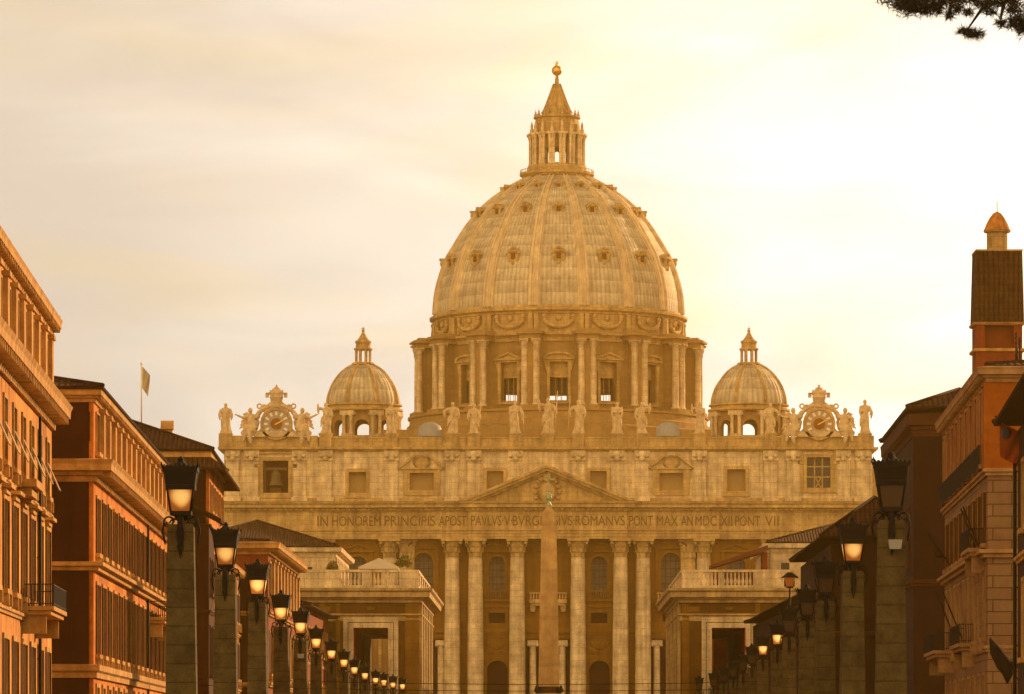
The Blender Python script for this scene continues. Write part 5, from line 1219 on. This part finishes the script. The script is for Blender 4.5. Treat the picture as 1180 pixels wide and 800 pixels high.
# awning and shrubs on the left terrace
te = empty('terrace_tent', (X(437, 506), 506, Z(677, 506)), label='white pyramid tent standing on the left gatehouse terrace', cat='tent')
h0 = Z(654, 506) - Z(677, 506); h1 = Z(643, 506) - Z(677, 506)
b = MB(); hw_ = 2.15
for k in range(4):
    b.M = RZ(k * PI / 2); b.face([(-hw_, -hw_, h0), (hw_, -hw_, h0), (0, 0, h1)]); b.face([(-hw_, -hw_, h0), (hw_, -hw_, h0), (hw_, -hw_, h0 - .25), (-hw_, -hw_, h0 - .25)]); b.tube([(-hw_, -hw_, 0), (-hw_, -hw_, h0)], .05, 5)
b.build('canopy', mat('tent_canvas', (.6, .52, .4), var=.1), te)
def leaf_cloud(g, c, r, n, size, seed=1, flat=1.0, needle=False):
    rnd = random.Random(seed)
    for _ in range(n):
        while True:
            p = Vector((rnd.uniform(-1, 1), rnd.uniform(-1, 1), rnd.uniform(-1, 1)))
            if p.length < 1: break
        p = Vector((p.x * r, p.y * r, p.z * r * flat)) + Vector(c)
        u = Vector((rnd.gauss(0, 1), rnd.gauss(0, 1), rnd.gauss(0, 1))).normalized(); v = u.orthogonal().normalized()
        a, b_ = (size, size * .5) if not needle else (size, size * .05)
        g.face([p, p + u * a * .5 + v * b_, p + u * a, p + u * a * .5 - v * b_])
LEAF = mat('shrub_leaf', (.20, .17, .03), rough=.6, var=.3)
for px_, r_, hh, lab in ((465, .85, 2.1, 'tall yellow green shrub at the right of the white terrace tent'), (383, .7, 1.5, 'small dark shrub at the left end of the terrace balusters')):
    sh = empty('potted_shrub', (X(px_, 508), 508, Z(677, 508)), label=lab, cat='shrub')
    g = MB(); g.lathe([(.25, 0), (.4, .7), (.35, .7), (.01, .6)], 12); g.build('pot', TILE, sh)
    g = MB(); g.tube([(0, 0, .6), (.05, 0, hh)], [.06, .03], 6); g.build('stem', BARK, sh)
    g = MB()
    for k in range(7): leaf_cloud(g, (math.cos(k * 2.4) * r_ * .5, math.sin(k * 2.4) * r_ * .5, hh + .5 + .2 * (k % 4)), r_ * .55, 90, .22, seed=k + px_)
    g.build('foliage', LEAF, sh)

# ------------------------------------------------------------------ palaces behind the gatehouses
def back_block(name, label, xc, xfar, D, L, zt_, zr, lit=True):
    e = empty(name, (xc, D, 0), label=label, cat='palace'); lo, hi = min(xc, xfar), max(xc, xfar)
    b = MB(); b.box(lo, hi, D, D + L, 0, zt_); bb(b, 'wall', TRAVP, e)
    b = MB(); b.sweep([(lo, D), (hi, D), (hi, D + L), (lo, D + L)], [(0, zt_ - 1.0), (.15, zt_ - 1.0), (.2, zt_ - .5), (.8, zt_ - .4), (.9, zt_ + .1), (-.2, zt_ + .2)], closed=True); bb(b, 'cornice', TRAVP, e)
    for k in range(9):
        b = MB(); y = D + 1 + k * 4; s = 1 if xc > xfar else -1; x0, x1 = sorted((xc + s * .003, xc + s * .25)); b.box(x0, x1, y, y + 1.6, 0, zt_ - 1.01); bb(b, 'pilaster', TRAVP, e)
    for xx in range(int(lo) + 2, int(hi), 3):
        b = MB(); b.box(xx - .5, xx + .5, D - .06, D - .003, zt_ - 4.2, zt_ - 2.2); bb(b, 'window', GLASS, e)
    hip_roof(e, lo - 0 - e.location.x, hi - e.location.x, 0, L, zt_ + .35, zr, .5, TILE)
    return e
back_block('back_palace', 'pale palace with a long tiled hip roof behind the left gatehouse', -25.75, -46, 562, 36, 25.7, 29.6)
back_block('back_palace', 'pale palace with a long tiled hip roof behind the right gatehouse', 27.2, 50, 562, 36, 26.2, 30.0)
# dark red sloping roof in front of the right palace
ln = empty('covered_stair', (22, 561, 0), label='dark red sloping stair roof leaning against the pale palace on the right', cat='covered stair')
b = MB(); P3 = [(X(818, 558), Z(655.5, 558)), (X(880, 558), Z(637, 558)), (X(884, 558), Z(633, 558)), (X(884, 558), Z(629, 558)), (X(818, 558), Z(652, 558))]; b.prism(P3, 556, 561.5); bb(b, 'roof', mat('dark_red_roof', (.14, .04, .02), var=.25), ln)
b = MB(); b.box(X(878, 558), X(884, 558), 557, 561, 0, Z(637, 558)); b.box(X(822, 558), X(826, 558), 557, 561, 0, Z(656, 558)); b.box(X(826, 558), X(878, 558), 560.2, 560.8, 0, Z(656, 558)); bb(b, 'wall', STUCR, ln)
# distant palace roof to the right of the basilica
dp = empty('distant_palace', (70, 900, 0), label='distant golden roof sloping down behind the right end of the basilica', cat='palace')
b = MB(); b.prism([(50, 0), (110, 0), (110, 46), (Z(535, 900) * 0 + X(1066, 900), Z(556, 900)), (X(1012, 900), Z(536, 900)), (50, Z(536, 900))], 896, 930); bb(b, 'wall', TRAV, dp)
b = MB(); b.prism([(X(1008, 900), Z(535, 900)), (X(1012, 900), Z(533.5, 900)), (X(1068, 900), Z(555, 900)), (X(1110, 900), Z(572, 900)), (X(1110, 900), Z(574, 900)), (X(1068, 900), Z(557.5, 900))], 894, 932); bb(b, 'roof', TRAV, dp)

# ------------------------------------------------------------------ overhead cables
for i, (D, y0, sag, lab) in enumerate(((300, 779, .55, 'thin dark cable strung low across the street, upper of two'), (320, 789, .45, 'thin dark cable strung low across the street, lower of two'))):
    xa, xb = -24.6, 23.8; g = MB(); zz = Z(y0, D)
    g.tube([(xa + (xb - xa) * t / 24, D, zz - sag * 4 * (t / 24) * (1 - t / 24)) for t in range(25)], .022, 5)
    tag(g.build('overhead_cable', IRON), lab, 'cable')

# ------------------------------------------------------------------ pine tree reaching in at the top right
PD = 46.0
pt = empty('pine_tree', (9.5, PD, 0), label='dark umbrella pine whose needle clumps hang into the top right corner', cat='tree')
g = MB(); g.tube([(0, 0, 0), (.1, .1, 3), (-.15, 0, 6), (0, .1, 9.4)], [.38, .33, .28, .2], 12); g.build('trunk', BARK, pt)
g = MB(); rnd = random.Random(3); tips = []
for k in range(26):
    a = rnd.uniform(0, 2 * PI); rr = rnd.uniform(2.0, 5.7) if k > 7 else rnd.uniform(4.2, 6.0)
    if k <= 7: a = PI + rnd.uniform(-.75, .75)
    tip = Vector((rr * math.cos(a), rr * math.sin(a), 10.1 + rnd.uniform(-.25, 1.0) - .05 * rr)); tips.append(tip)
    m = Vector((tip.x * .45, tip.y * .45, 9.3)); g.tube([(0, .1, 8.3 + .03 * k), m, tip], [.13, .08, .02], 6)
g.build('branches', BARK, pt)
g = MB()
def tuft(c, r, n):
    for _ in range(n):
        u = Vector((rnd.gauss(0, 1), rnd.gauss(0, 1), rnd.gauss(0.15, .8))).normalized(); v = u.orthogonal().normalized() * .0045; L_ = r * rnd.uniform(.5, 1.3)
        g.face([c + v, c + u * L_, c - v])
def at_px(px, py, D): return Vector((X(px, D) - 9.5, D - PD, Z(py, D)))
for _ in range(2600):       # the mass of the crown: a flattened dome of tufts
    a = rnd.uniform(0, 2 * PI); rr = 5.3 * math.sqrt(rnd.random()); t_ = rnd.random()
    top = 12.6 - .10 * rr * rr * .6; bot = 9.25 + .0 * rr + .22 * math.sin(a * 5) + .2 * math.sin(rr * 3)
    tuft(Vector((rr * math.cos(a), rr * math.sin(a), bot + (top - bot) * t_ ** 1.5)), .17, 26)
# ragged lower fringe over the street
poly = [(1034, -5, 8), (1052, 1, 9), (1068, 3, 8), (1086, 0, 7), (1052, 9, 5), (1036, 7, 3), (1066, 11, 3), (1104, -2, 5), (1122, -2, 5), (1080, 12, 2), (1094, 17, 1.5), (1102, 10, 2), (1116, 14, 1.5), (1118, 38, 2.6), (1126, 40, 2.2), (1110, 36, 1.2), (1134, 6, 3), (1150, 3, 3), (1165, 2, 5), (1176, 26, 5), (1184, 20, 8), (1152, 27, 1.6), (1141, 14, 1.5), (1180, 34, 4), (1168, 12, 2)]
for px_, py_, r_ in poly:
    for _ in range(int(12 + r_ * 13)):
        D_ = PD + rnd.uniform(-1.2, 1.2); tuft(at_px(px_ + rnd.gauss(0, r_ * 1.25 + 1), py_ + rnd.gauss(0, r_ * .62 + .8), D_), rnd.uniform(.05, .12), 7)
g.build('crown', NEED, pt)
g = MB(); 
for p in ([(1150, -10), (1130, 12), (1112, 38)], [(1160, -8), (1155, 12), (1152, 28)], [(1100, -12), (1096, 8), (1090, 24)]): g.tube([at_px(a, c, PD) for a, c in p], [.03, .018, .006], 5)
g.build('twigs', BARK, pt)

# ------------------------------------------------------------------ haze
def make_haze():
    b = MB(); b.box(-300, 300, -60, 1120, -1.0, 175)
    m = bpy.data.materials.new('haze_air'); m.use_nodes = True; t = m.node_tree; t.nodes.clear()
    v = t.nodes.new('ShaderNodeVolumePrincipled'); o = t.nodes.new('ShaderNodeOutputMaterial'); t.links.new(v.outputs[0], o.inputs['Volume'])
    v.inputs['Density'].default_value = HAZE_D; v.inputs['Color'].default_value = (*HAZE_C, 1); v.inputs['Anisotropy'].default_value = HAZE_G
    h = b.build('haze', m); tag(h, kind='stuff')
make_haze()
